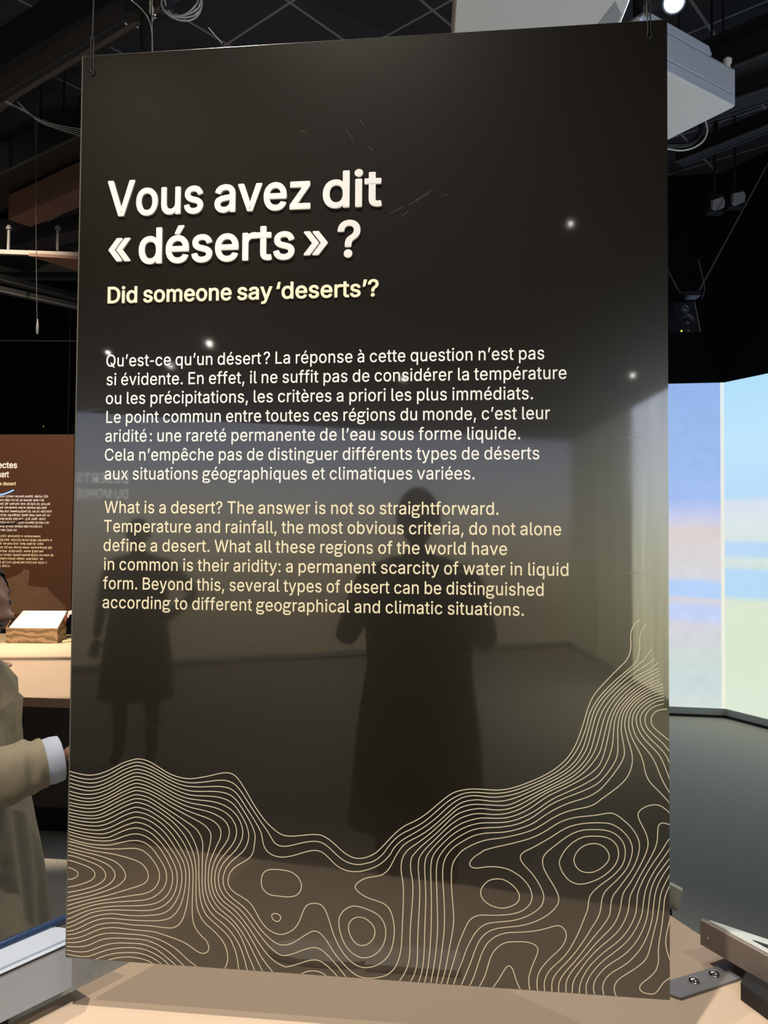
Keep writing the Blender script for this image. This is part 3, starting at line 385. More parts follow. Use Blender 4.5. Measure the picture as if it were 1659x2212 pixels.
# contour print, traced in half millimetres on the panel
CONT = """-3,620 39,609 79,605 117,612 158,631 198,655 237,669 248,671 281,665 318,648 356,628 385,617 414,610 444,609 481,613 510,618 539,622 565,621 589,611 606,594 627,566 656,524 685,484 707,456 723,429 736,417 761,413 789,419 827,430 864,436 888,432 911,418 939,393 964,376 990,368 1014,367 1034,372 1060,380 1081,396 1097,413 1104,425 1126,452 1151,474 1188,493 1222,514 1249,537 1285,571 1312,593 1350,613 1387,619 1416,618 1441,617 1473,619 1517,630 1572,653 1605,669 1640,689 1672,713 1693,737 1713,768 1726,796 1746,856 1747,867 1757,896 1778,932 1806,965 1837,996 1868,1023 1891,1045 1905,1072 1908,1104 1907,1130 1917,1157 1927,1172;-3,632 38,623 79,619 116,626 158,644 198,667 236,679 248,682 281,678 318,660 355,639 385,628 414,623 436,622 481,630 510,637 539,645 561,648 580,645 597,633 615,610 634,581 656,545 678,515 699,490 722,470 743,455 766,448 798,449 836,455 873,458 892,454 920,438 948,414 973,396 995,388 1015,387 1034,391 1056,401 1071,411 1095,436 1122,466 1144,487 1166,503 1195,517 1224,536 1249,557 1276,581 1303,604 1327,618 1350,624 1376,629 1416,629 1455,628 1487,632 1526,643 1572,663 1605,679 1640,701 1663,720 1684,742 1701,769 1714,796 1734,856 1747,903 1764,941 1785,968 1816,1002 1844,1032 1865,1053 1877,1077 1881,1103 1879,1137 1886,1162 1898,1178 1910,1186;-2,607 39,597 80,592 117,599 159,618 198,642 237,657 249,659 281,653 319,637 356,618 385,606 415,598 444,596 482,597 525,601 563,599 586,589 604,572 627,539 653,502 674,470 684,448 688,421 695,405 705,392 723,382 742,378 761,378 789,384 818,394 846,403 870,406 889,401 911,384 934,362 958,349 986,343 1014,345 1034,350 1061,360 1087,376 1108,397 1120,414 1122,421 1144,446 1166,462 1204,485 1237,508 1268,534 1295,561 1322,584 1350,601 1383,608 1410,607 1437,605 1469,607 1509,616 1535,625 1572,643 1605,659 1640,678 1672,698 1696,719 1715,743 1731,774 1739,797 1755,856 1768,898 1792,936 1823,969 1858,1004 1894,1036 1920,1058 1934,1078 1942,1093;-2,593 39,583 80,578 117,586 159,606 199,629 237,645 249,647 282,641 319,625 356,606 385,594 415,585 444,581 482,582 518,584 554,581 581,571 602,551 627,515 646,485 658,458 662,439 659,417 656,390 644,370 622,355 595,338 578,319 571,300 571,280 580,263 601,248 624,237 644,224 661,204 673,182 689,158 706,141 726,130 749,124 773,130 798,146 814,170 825,200 836,223 853,232 879,233 896,222 909,196 923,153 936,120 957,84 979,59 1007,40 1037,35 1073,45 1102,67 1120,96 1128,135 1130,162 1126,196 1117,223 1105,239 1084,250 1051,258 1022,270 1003,286 999,294 1005,306 1026,321 1051,329 1082,335 1102,348 1116,367 1129,394 1141,415 1157,437 1177,452 1210,470 1241,492 1273,520 1304,550 1327,571 1350,586 1391,595 1419,594 1446,592 1477,594 1509,603 1540,616 1572,632 1605,649 1640,668 1675,689 1701,710 1722,736 1740,765 1751,797 1765,856 1778,893 1802,933 1834,967 1865,996 1903,1026 1929,1043 1955,1064;-2,581 39,571 80,566 117,574 159,593 199,617 237,634 249,635 282,630 319,614 356,594 386,582 415,572 444,567 482,567 518,567 555,561 581,548 598,531 617,503 632,476 639,451 639,432 633,410 620,388 589,362 566,337 555,310 553,285 560,262 576,242 600,224 624,208 646,186 668,157 689,131 726,101 745,92 768,91 792,99 820,118 847,136 865,144 882,139 903,120 929,80 955,51 980,27 1008,8 1037,2 1074,6 1107,17 1131,39 1147,76 1153,113 1155,153 1157,214 1159,274 1157,319 1150,355 1152,385 1159,405 1174,425 1204,447 1241,476 1277,510 1304,536 1329,559 1350,571 1384,580 1419,580 1455,580 1482,580 1509,587 1540,603 1572,620 1605,638 1640,657 1675,677 1707,700 1733,728 1754,764 1764,798 1779,857 1792,894 1815,928 1844,962 1879,992 1912,1016 1943,1032 1963,1050;-1,565 40,555 80,554 118,562 159,581 199,605 237,621 249,623 282,617 319,602 356,583 386,569 415,559 445,554 482,552 519,549 552,540 578,526 599,506 612,483 619,459 618,437 609,413 590,386 566,363 548,339 538,310 537,287 543,262 559,237 582,219 610,200 633,178 658,146 682,118 707,89 748,58 770,57 798,66 832,81 858,89 877,89 899,78 929,49 952,25 974,-2;-1,553 40,543 81,540 118,549 159,568 199,593 238,610 249,612 282,605 319,590 356,571 386,557 415,547 445,540 483,536 519,531 548,521 570,508 586,489 596,469 598,449 593,427 580,404 564,385 543,359 529,331 524,297 527,268 537,243 556,220 580,205 603,187 626,162 651,131 682,87 709,55 738,32 766,21 771,20 799,28 833,41 859,49 881,49 904,37 928,17 945,-1;-1,540 40,532 81,529 118,537 160,557 200,581 238,598 250,599 282,593 319,578 357,559 386,545 416,533 445,525 483,519 512,512 541,499 560,485 570,467 573,452 571,434 560,412 540,384 523,352 515,323 512,294 516,263 527,235 545,213 568,196 592,178 615,156 635,131 664,86 683,53 704,26 728,-1;-1,526 40,519 81,518 118,526 160,547 200,569 238,585 250,587 282,581 320,566 357,546 386,532 416,519 445,509 483,498 505,491 527,479 540,463 544,448 542,429 532,409 521,383 508,352 503,320 502,285 507,253 519,225 537,201 560,183 582,167 603,146 625,118 646,85 662,56 677,28 693,-1;0,516 40,509 81,506 119,513 160,535 200,557 238,574 250,575 283,570 320,554 357,533 387,518 416,504 445,491 483,473 498,460 508,446 510,433 508,413 501,382 493,347 492,312 491,281 494,254 503,225 518,200 535,183 560,168 580,153 601,132 618,106 629,84 641,54 653,28 666,-1;0,503 41,496 81,494 119,501 160,523 200,544 238,560 250,561 283,556 313,542 342,525 372,508 402,491 431,474 453,460 469,443 479,421 482,402 481,381 481,325 481,277 484,246 487,230 494,211 509,186 528,167 550,152 572,134 589,115 603,96 611,83 622,60 632,30 640,-1;0,492 41,485 88,482 119,488 161,510 200,531 239,547 250,548 283,544 313,529 343,512 372,493 402,472 432,447 451,416 465,380 469,346 469,311 470,283 473,242 479,211 488,188 499,171 520,153 546,133 569,113 583,96 590,81 597,66 606,36 611,-2;0,481 41,474 88,472 119,477 161,496 201,518 239,534 251,535 283,529 313,515 343,498 373,478 402,451 425,423 448,379 456,345 460,310 460,255 462,213 469,182 488,150 506,136 532,115 551,96 561,80 568,66 573,41 571,17 561,-2;0,470 41,463 96,460 127,466 161,481 201,503 239,518 251,519 284,513 313,499 343,481 373,458 395,434 418,403 430,378 442,350 449,317 449,268 448,212 449,164 455,138 470,114 489,96 496,92 507,72 506,55 491,45 471,49 448,63 422,78 383,90 344,100 315,107 246,108 200,111 163,111 126,104 97,91 64,75 34,66 3,63;-2,460 42,451 96,448 127,452 161,465 201,488 239,502 251,503 284,497 314,483 343,464 370,438 388,415 413,377 429,346 436,319 437,281 433,225 424,178 411,144 390,126 371,122 334,123 297,126 246,124 193,128 156,126 118,118 89,104 59,90 29,80 2,76;-2,448 49,438 105,434 135,439 162,449 201,470 240,485 252,486 284,480 314,465 344,443 369,414 395,376 413,349 422,322 425,289 420,244 409,203 389,169 360,149 305,142 246,140 200,141 160,142 126,137 88,123 51,102 22,91 1,88;-3,437 53,426 116,422 143,426 172,438 202,453 240,467 252,468 285,461 314,444 341,421 359,400 378,376 397,347 407,321 411,294 408,259 396,221 374,187 348,169 304,160 245,155 207,156 170,158 125,151 88,139 51,120 21,105 1,100;-2,427 60,414 123,409 155,414 184,429 214,442 240,449 260,449 285,442 307,430 330,410 360,375 379,343 391,316 395,290 392,256 379,225 356,199 319,180 275,174 245,173 177,171 132,166 95,157 58,139 25,121 1,113;-3,417 68,402 136,399 165,404 188,412 214,423 241,429 260,429 285,421 308,407 324,394 341,374 360,344 374,315 379,289 375,260 362,232 339,210 304,196 245,188 177,184 117,173 73,160 36,142 7,129 0,128;-4,405 68,388 106,386 143,386 173,391 210,402 241,407 263,406 286,398 303,385 315,372 336,345 352,318 358,291 353,263 338,241 311,220 281,210 245,205 177,197 117,187 73,173 35,157 -1,143;-3,394 38,387 84,378 121,374 159,374 203,377 241,381 261,378 279,371 298,356 316,335 330,310 333,289 327,267 310,245 281,231 244,224 176,210 117,197 72,184 35,171 -1,159;-2,383 39,375 84,366 121,362 166,358 204,351 242,342 266,333 282,319 292,301 293,284 285,269 266,258 244,250 206,237 146,216 87,201 42,187 -1,172;-2,371 24,366 61,359 107,352 152,341 182,329 201,313 212,294 213,283 205,268 183,250 146,233 87,212 42,200 -1,188;-2,359 16,357 54,349 99,339 137,326 160,314 172,299 176,285 169,269 153,254 124,238 72,221 -2,201;-3,345 17,345 54,336 92,325 122,313 137,300 143,285 138,270 123,257 94,242 41,227 -2,217;-3,330 32,324 70,313 93,303 103,291 104,281 96,269 77,258 41,245 -2,235;-2,304 14,303 33,296 43,288 43,279 33,270 15,264 -3,262;2,50 40,53 70,61 99,74 129,87 169,93 218,93 277,93 328,84 364,70 398,52 429,26 452,10 470,-1;2,38 40,38 70,42 96,51 119,64 149,73 189,78 238,78 283,78 307,72 328,65 365,46 394,24 412,9 425,-1;2,26 30,23 60,22 90,28 120,42 159,56 199,62 238,63 278,63 307,55 329,47 355,29 379,12 396,-1;3,13 31,9 61,7 89,10 120,23 160,38 209,47 258,49 294,43 329,29 351,16 371,-1;109,0 140,14 180,26 229,32 268,32 302,24 329,11 346,-1;156,2 190,12 229,17 269,15 298,8 316,0;820,-1 840,10 865,14 889,11 912,-3;*724,336 705,333 691,323 685,306 684,288 689,271 702,258 719,251 744,250 766,248 796,252 808,259 819,274 820,296 807,317 784,332 752,336;*729,192 740,192 751,184 751,174 742,166 731,168 721,178 722,188;*1013,231 991,232 963,217 947,191 947,164 958,123 975,95 998,75 1025,66 1053,72 1079,90 1098,121 1102,160 1095,186 1076,209 1043,223;*1013,198 991,190 978,170 982,141 999,115 1018,105 1042,111 1062,131 1067,158 1054,181 1031,195;1147,0 1166,29 1177,60 1181,94 1181,135 1182,175 1185,215 1188,256 1190,296 1188,326 1182,356 1181,377 1184,399 1192,410 1210,431 1237,456 1268,484 1295,512 1322,539 1350,555 1398,567 1423,567 1446,565 1477,566 1509,574 1541,590 1572,609 1605,628 1640,648 1675,666 1710,690 1741,721 1766,761 1779,798 1793,857 1806,894 1827,928 1858,963 1891,990 1924,1012 1967,1035;1183,0 1195,23 1203,50 1206,86 1206,126 1208,187 1211,247 1212,298 1209,338 1206,372 1209,398 1216,411 1232,432 1259,459 1286,487 1313,513 1350,538 1394,551 1420,551 1452,550 1487,554 1526,568 1549,581 1572,596 1605,619 1640,639 1675,656 1710,677 1745,707 1769,738 1783,761 1790,783 1807,858 1820,893 1839,925 1868,958 1899,983 1934,1006 1968,1024;1209,-2 1221,37 1226,77 1228,118 1229,188 1232,258 1230,319 1227,367 1230,397 1237,413 1254,435 1282,465 1313,495 1351,520 1405,537 1437,538 1477,539 1509,547 1544,562 1572,580 1598,600 1622,617 1658,636 1710,664 1745,686 1771,708 1790,733 1813,829 1818,858 1830,893 1849,924 1875,951 1906,977 1937,995 1969,1014;1229,-1 1240,48 1246,109 1249,159 1250,239 1249,300 1247,364 1250,396 1257,414 1275,438 1304,468 1327,487 1351,502 1377,513 1412,522 1455,524 1491,528 1526,538 1572,562 1598,580 1622,599 1658,620 1710,645 1745,665 1771,682 1790,702 1821,769 1826,826 1829,859 1839,890 1858,920 1884,948 1913,972 1942,988 1969,1000;1249,-1 1260,60 1266,110 1270,160 1270,220 1267,301 1265,369 1270,397 1279,415 1297,439 1322,463 1351,482 1377,496 1409,505 1455,509 1491,514 1526,523 1572,546 1605,572 1633,592 1666,609 1710,628 1745,644 1771,659 1790,675 1835,739 1840,776 1839,826 1841,859 1849,890 1867,919 1891,944 1920,966 1946,980 1969,991;1266,-2 1275,38 1284,101 1291,163 1293,215 1289,298 1285,360 1291,396 1303,418 1322,440 1351,460 1384,479 1416,488 1447,492 1482,495 1527,507 1572,526 1598,545 1623,563 1658,584 1693,600 1728,612 1754,623 1776,638 1790,649 1858,742 1860,776 1850,829 1851,859 1858,889 1875,917 1899,941 1927,961 1953,974 1979,984;1282,-2 1295,39 1306,102 1317,159 1323,207 1318,268 1313,361 1322,397 1344,425 1351,432 1391,455 1429,469 1473,476 1527,490 1572,506 1605,526 1637,548 1666,564 1701,577 1736,585 1759,593 1774,602 1790,616 1837,652 1869,686 1884,727 1884,761 1871,803 1861,847 1861,860 1867,887 1882,914 1905,936 1934,956 1958,966 1980,974;1301,-2 1309,30 1322,72 1336,125 1357,178 1371,207 1388,221 1408,228 1450,229 1499,235 1532,244 1558,262 1571,284 1571,306 1561,330 1542,351 1532,359 1507,374 1480,382 1445,384 1420,381 1395,376 1379,378 1372,387 1377,400 1391,415 1413,429 1416,433 1447,444 1491,456 1535,469 1572,482 1614,505 1649,530 1675,543 1710,554 1754,560 1791,567 1813,572 1833,569 1860,549 1881,530 1899,503 1907,476 1901,439 1885,400 1859,362 1836,329 1821,308 1817,276 1814,253 1802,230 1776,195 1750,161 1732,135 1707,102 1679,69 1660,41 1655,18 1656,-2;1322,-2 1336,42 1351,78 1363,116 1380,150 1394,174 1417,196 1440,205 1471,210 1532,221 1584,250 1604,272 1609,296 1606,312 1590,344 1567,374 1542,399 1533,418 1542,434 1567,447 1603,469 1635,489 1673,516 1712,531 1754,538 1805,540 1827,535 1852,519 1872,498 1884,471 1883,447 1872,410 1852,380 1827,353 1800,326 1790,303 1787,274 1781,248 1762,215 1743,183 1732,165 1710,132 1684,100 1658,72 1639,45 1634,25 1635,-1;1347,-1 1361,34 1378,76 1394,124 1413,159 1440,181 1471,191 1535,201 1574,214 1609,232 1637,255 1654,279 1656,298 1644,327 1625,357 1608,387 1604,410 1611,432 1644,461 1673,485 1702,504 1731,514 1745,516 1782,518 1814,515 1842,500 1858,477 1863,454 1858,420 1845,398 1820,371 1791,349 1763,323 1750,302 1747,272 1745,263 1732,229 1717,190 1698,152 1679,121 1655,95 1630,71 1615,45 1610,24 1612,-1;1374,-1 1388,31 1399,65 1413,107 1429,139 1456,163 1487,176 1522,180 1558,184 1606,194 1641,207 1658,210 1674,199 1680,181 1674,157 1658,134 1634,111 1611,85 1593,58 1587,26 1590,-1;1405,0 1422,32 1434,74 1446,109 1467,133 1491,147 1522,150 1544,152 1570,149 1586,141 1591,129 1586,110 1571,74 1562,41 1562,20 1566,-1;1448,0 1467,27 1483,56 1494,71 1502,73 1512,62 1520,34 1536,-2;*1468,346 1483,344 1507,331 1526,311 1533,293 1526,274 1505,261 1479,253 1450,257 1423,270 1408,292 1410,311 1425,332 1443,343;*1731,492 1702,476 1677,451 1660,421 1657,404 1666,379 1685,355 1708,344 1731,344 1761,354 1791,370 1820,395 1836,419 1842,442 1839,465 1827,483 1809,493 1791,497 1754,496;*1735,466 1712,445 1702,420 1708,399 1725,384 1746,381 1769,385 1794,402 1811,423 1813,440 1802,460 1785,471 1765,474;2003,576 1984,593 1968,603 1948,604 1926,597 1907,584 1901,571 1905,555 1917,532 1928,508 1933,481 1926,451 1908,412 1892,382 1872,348 1854,321 1848,278 1838,244 1819,212 1789,181 1758,145 1732,112 1707,83 1686,52 1678,28 1679,-1;2002,543 1977,549 1966,543 1962,528 1961,492 1951,460 1926,413 1906,377 1892,345 1876,315 1873,279 1867,255 1848,214 1819,181 1776,143 1746,108 1732,88 1710,55 1699,30 1698,0;2002,505 1989,488 1971,456 1946,420 1922,378 1906,343 1899,317 1897,281 1891,251 1870,208 1839,170 1801,140 1763,102 1741,73 1721,28 1720,0;2002,474 1980,441 1957,407 1935,366 1922,329 1916,282 1911,252 1892,210 1867,172 1829,138 1793,108 1763,74 1746,45 1740,22 1743,1;2003,445 1980,414 1957,380 1944,350 1937,322 1933,283 1927,243 1906,191 1880,153 1850,124 1810,97 1782,67 1767,42 1763,20 1768,1;2003,424 1985,398 1967,366 1955,334 1948,284 1944,244 1928,191 1908,152 1880,117 1850,92 1819,73 1800,51 1791,28 1796,1;2003,397 1985,362 1971,330 1965,285 1959,245 1945,192 1937,154 1926,123 1904,100 1867,73 1839,52 1828,32 1828,16 1834,1;2003,365 1989,334 1982,312 1980,286 1974,232 1967,187 1962,148 1964,128 1959,96 1945,75 1921,54 1908,41 1905,30 1914,19 1938,15 1953,18 1965,33 1979,55 2000,70;2001,279 1999,254 1991,219 1985,183 1988,153 2000,120;2000,610 1967,646 1936,676 1924,704 1918,738 1904,772 1885,806 1873,844 1873,860 1877,886 1891,911 1913,933 1939,949 1961,959 1980,965;2000,642 1981,672 1963,714 1948,751 1918,787 1894,818 1884,854 1884,860 1887,884 1899,906 1920,926 1946,943 1980,955;1999,685 1981,733 1967,762 1938,791 1910,823 1896,861 1898,883 1910,904 1930,923 1954,936 1981,945;1999,734 1991,755 1973,779 1948,802 1920,833 1909,861 1910,882 1922,901 1941,918 1960,929 1983,935;1998,773 1983,793 1958,816 1934,838 1923,862 1926,886 1939,904 1958,915 1982,922;1997,807 1973,827 1950,846 1942,862 1944,881 1954,895 1970,903 1992,905"""
# --- lettering from outline data -------------------------------------------------
GLY = {}
for ln in GLYPHS.split('\n'):
    ch = ln[0]; parts = ln[1:].split('|')
    GLY[ch] = (int(parts[0]), [[tuple(map(float, t.split(','))) for t in p.split(' ')] for p in parts[1:]])
def ring(cx, cy, rx, ry, n=24, ccw=False, sq=2.0):
    r = []
    for k in range(n):
        a = 2 * PI * k / n; ca, sa = math.cos(a), math.sin(a)
        r.append((cx + rx * math.copysign(abs(ca) ** (2 / sq), ca), cy + ry * math.copysign(abs(sa) ** (2 / sq), sa)))
    return r if ccw else r[::-1]
# two-storey g, as the print has it: small bowl, ear, link and lower loop
W_ = 60
GLY['g'] = (405, [ring(186, 262, 148, 122, sq=2.3), ring(186, 262, 148 - W_, 122 - W_ + 6, ccw=True, sq=2.3),
                  ring(198, -52, 182, 92, sq=2.3), ring(198, -52, 182 - W_, 92 - W_ + 12, ccw=True, sq=2.3),
                  [(108, 165), (70, 128), (62, 96), (78, 66), (120, 42), (180, 36), (180, -12 + 12), (100, 2), (40, 30), (10, 76), (14, 122), (50, 168), (72, 190)],
                  [(282, 330), (318, 376), (392, 384), (392, 334), (330, 330), (300, 300)]])
GLY['e'] = (404, [[(371, 169), (75, 169), (75, 218), (371, 218)],
                  [(307, 228), (298, 269), (283, 294), (263, 314), (237, 326), (205, 330), (173, 326), (146, 313), (125, 294), (109, 270), (99, 241), (96, 211), (96, 178), (100, 139), (110, 108), (128, 82), (152, 62), (181, 50), (212, 47), (250, 52), (280, 70), (300, 97), (361, 86), (341, 46), (308, 17), (262, -2), (212, -8), (161, -2), (117, 16), (82, 46), (56, 85), (40, 132), (34, 187), (39, 242), (55, 290), (81, 329), (115, 359), (157, 378), (205, 384), (236, 382), (266, 374), (294, 361), (319, 341), (341, 315), (357, 282), (368, 242), (371, 194), (371, 175), (310, 175)]])
for ch, b0 in (('é', 'e'), ('è', 'e'), ('ê', 'e')):
    acc = [p for p in GLY[ch][1] if min(y for x, y in p) > 400]
    GLY[ch] = (404, GLY[b0][1] + acc)
GLY[' '] = (158, [])
GLY['-'] = (265, [[(35, 225), (230, 225), (230, 173), (35, 173)]])
GLY['\u2009'] = (60, [])
def area(p): return sum(p[i][0] * p[(i + 1) % len(p)][1] - p[(i + 1) % len(p)][0] * p[i][1] for i in range(len(p))) / 2
def inside(pt, p):
    x, y = pt; c = False; n = len(p)
    for i in range(n):
        x1_, y1_ = p[i]; x2_, y2_ = p[(i + 1) % n]
        if (y1_ > y) != (y2_ > y) and x < (x2_ - x1_) * (y - y1_) / (y2_ - y1_) + x1_: c = not c
    return c
def offset(p, d):
    n = len(p); out = []
    for i in range(n):
        a = Vector(p[i - 1]); b = Vector(p[i]); c = Vector(p[(i + 1) % n])
        e1 = (b - a); e2 = (c - b)
        if e1.length < 1e-6 or e2.length < 1e-6: out.append(tuple(b)); continue
        e1.normalize(); e2.normalize()
        n1 = Vector((-e1.y, e1.x)); n2 = Vector((-e2.y, e2.x)); mm = n1 + n2
        if mm.length < 0.3: mm = n1 * 1.0
        else: mm = mm.normalized() / max(0.45, mm.normalized().dot(n1))
        out.append(tuple(b + mm * d))            # outer contours run clockwise: left side is outside
    return out
def embolden(p, bold):
    if not bold: return p
    n_ = max(1, int(abs(bold) / 3 + .5)); st = bold / n_
    q = list(p)
    for _ in range(n_):
        nq = offset(q, st); keep = []
        m_ = len(q)
        for i in range(m_):
            j = (i + 1) % m_
            e0 = Vector(q[j]) - Vector(q[i]); e1 = Vector(nq[j]) - Vector(nq[i])
            if e0.dot(e1) <= 0 or e1.length < 2.5: keep.append(False)
            else: keep.append(True)
        out = []; i = 0
        for i in range(m_):
            if keep[i]: out.append(nq[i])
            else:
                j = (i + 1) % m_     # edge i-j has collapsed: let its middle stand for both ends
                nq[j] = ((nq[i][0] + nq[j][0]) / 2, (nq[i][1] + nq[j][1]) / 2)
                if j == 0 and out: out[0] = nq[0]
        q = out if len(out) > 3 else nq
    return q
def glyph_geo(ch, bold):
    adv, polys = GLY[ch]
    outs = [p for p in polys if area(p) < 0]; holes = [p for p in polys if area(p) >= 0]
    res = []
    for o_ in outs:
        hs = [h for h in holes if inside(h[0], o_)]
        res.append(([embolden(o_, bold)] + [embolden(h, bold) for h in hs]))
    return adv, res
def text_mesh(mb, s, q, bold=0.0, depth=0.0, one=None):
    """lay s with q(x,y,d) mapping font units to the world"""
    adv, shapes = glyph_geo(s, bold)
    lay = []
    if bold > 10:        # heavy weight: the outline carried round a small circle, each lap a hair lower
        adv, shapes = glyph_geo(s, bold * .3)
        lay = [(math.cos(a) * bold * .7, math.sin(a) * bold * .7, q_) for q_, a in enumerate([2 * PI * k / 12 for k in range(12)])]
    lay = [(0, 0, -1)] + lay
    step = .00002 if depth > .001 else .00001
    for ns_, sh in enumerate(shapes):
        vecs = [[Vector((x, y, 0)) for x, y in c] for c in sh]
        tri = tessellate_polygon(vecs); flat = [p for c in vecs for p in c]
        fs_ = []
        for t in tri:
            a, b, c = [flat[i] for i in t]
            fs_.append(tuple(t) if (b - a).cross(c - a).z > 0 else tuple(reversed(t)))
        for ox, oy, lv in lay:
            dz = depth - step * ((lv + 1) + 14 * ns_)
            vs_ = [q(p.x + ox, p.y + oy, dz) for p in flat]
            mb.add(vs_, fs_)
            if depth > 0.0006:
                base = 0
                nb = [q(p.x + ox, p.y + oy, 0.0) for p in flat]; n0 = len(mb.v)
                mb.v += vs_ + nb; L_ = len(flat)
                for c in vecs:
                    m_ = len(c)
                    for i in range(m_):
                        j = (i + 1) % m_
                        mb.f.append((n0 + base + i, n0 + base + j, n0 + L_ + base + j, n0 + L_ + base + i))
                    base += m_
def text_line(parent, s, u0, u1, v, xh, O, H_, N_, m, bold=0.0, depth=0.0004, letters=False, name='text_line', track=0.0, off=0.0003):
    sc_y = xh / 379.0
    tot = sum(GLY[c][0] + track for c in s) - track
    l_b = min((p[0] for c in GLY[s[0]][1] for p in c), default=0) - bold
    r_b = GLY[s[-1]][0] - max(p[0] for c in GLY[s[-1]][1] for p in c) - bold
    sc_x = (u1 - u0) / (tot - l_b - r_b)
    x = -l_b; mb = MB()
    for c in s:
        q = lambda a, b, d, x=x: O + H_ * (u0 + (x + a) * sc_x) + UP * (v + b * sc_y) + N_ * (d + off)
        if c not in ' \u2009':
            text_mesh(mb, c, q, bold, depth)
            if letters: mb.build('letter', m, parent); mb = MB()
        x += GLY[c][0] + track
    if not letters and mb.v: mb.build(name, m, parent)
mm = 0.001
PA = (PO, PH, PN)
for wd_, a, b in (("Vous", .0546, .2265), ("avez", .2466, .4140), ("dit", .4350, .5357)): text_line(panel, wd_, a, b, 1.2768, .0440, *PA, TITLE, 17, 0.0032, True, track=6)
for wd_, a, b in (("«", .0578, .0968), ("déserts", .1125, .3876), ("»", .4035, .4445), ("?", .4610, .5000)): text_line(panel, wd_, a, b, 1.1918, .0440, *PA, TITLE, 17, 0.0032, True, track=6)
for wd_, a, b in (("Did", .0570, .1105), ("someone", .1215, .2785), ("say", .2885, .3495), ("‘deserts’?", .3565, .5312)): text_line(panel, wd_, a, b, 1.1236, .0205, *PA, YEL, 16, 0.002, True, track=5)
FR = [("Qu’est-ce qu’un désert\u2009? La réponse à cette question n’est pas", .0561, .8036), ("si évidente. En effet, il ne suffit pas de considérer la température", .0574, .8392),
      ("ou les précipitations, les critères a priori les plus immédiats.", .0566, .7857), ("Le point commun entre toutes ces régions du monde, c’est leur", .0580, .8129),
      ("aridité\u2009: une rareté permanente de l’eau sous forme liquide.", .0568, .7653), ("Cela n’empêche pas de distinguer différents types de déserts", .0565, .7961),
      ("aux situations géographiques et climatiques variées.", .0568, .6917)]
EN = [("What is a desert? The answer is not so straightforward.", .0575, .7308), ("Temperature and rainfall, the most obvious criteria, do not alone", .0571, .8310),
      ("define a desert. What all these regions of the world have", .0571, .7447), ("in common is their aridity: a permanent scarcity of water in liquid", .0584, .8425),
      ("form. Beyond this, several types of desert can be distinguished", .0573, .8032), ("according to different geographical and climatic situations.", .0572, .7718)]
for k, (s, a, b) in enumerate(FR): text_line(panel, s, a, b, 1.0130 - k * .03270, .0153, *PA, CREAM, 4.5, track=12)
for k, (s, a, b) in enumerate(EN): text_line(panel, s, a, b, .7590 - k * .03268, .0153, *PA, YEL, 4.5, track=12)
# --- contour lines printed along the foot of the panel
def ribbon(mb, pts, wd, O, H_, N_, d, Wd, Ht):
    n = len(pts)
    L_ = []; R_ = []
    for i, p in enumerate(pts):
        a = pts[max(i - 1, 0)]; b = pts[min(i + 1, n - 1)]
        t = (b - a)
        t = t.normalized() if t.length > 1e-9 else Vector((1, 0, 0))
        nn = Vector((-t.y, t.x, 0)) * wd / 2
        for lst, pp in ((L_, p + nn), (R_, p - nn)):
            u = min(max(pp.x, 0.0035), Wd - 0.0012); v = min(max(pp.y, 0.0008), Ht)
            lst.append(O + H_ * u + UP * v + N_ * d)
    n0 = len(mb.v); mb.v += L_ + R_
    for i in range(n - 1): mb.f.append((n0 + i, n0 + n + i, n0 + n + i + 1, n0 + i + 1))
cl = MB()
for s in CONT.split(';'):
    closed = s[0] == '*'
    if closed: s = s[1:]
    pts = [Vector((float(a) / 2000, float(b) / 2000, 0)) for a, b in (t.split(',') for t in s.split(' '))]
    cv = catmull(pts, closed, 5)
    for _ in range(6):       # take the hand tremor out of the tracing
        cv = [cv[i] if (not closed and i in (0, len(cv) - 1)) else (cv[i - 1] + cv[i] * 2 + cv[(i + 1) % len(cv)]) / 4 for i in range(len(cv))]
    if closed: cv.append(cv[0])
    ribbon(cl, cv, .00150, *PA, 0.0004, PW, PT)
cl.build('contour_lines', LINEM, panel)
# specks of glue and scratches on the face
scr = MB()
for (u, v, l, a) in [(598, 1285, 40, 28), (606, 1292, 34, 30), (560, 1268, 26, 25), (575, 1262, 14, 35), (640, 1290, 12, 20), (480, 1400, 22, -55), (500, 1420, 10, -60), (515, 1375, 12, -50), (400, 1410, 9, 0)]:
    ca, sa = math.cos(math.radians(a)), math.sin(math.radians(a))
    c = P3(u, v, .0004); d = (PH * ca + UP * sa) * (l * mm / 2); e = (UP * ca - PH * sa) * .00025
    scr.add([c - d, c + d, c + d + e, c - d + e], [(0, 1, 2, 3)])
scr.build('scratches', mat('scratch', (0.16, 0.14, 0.11), 0.5), panel)['kind'] = 'stuff'
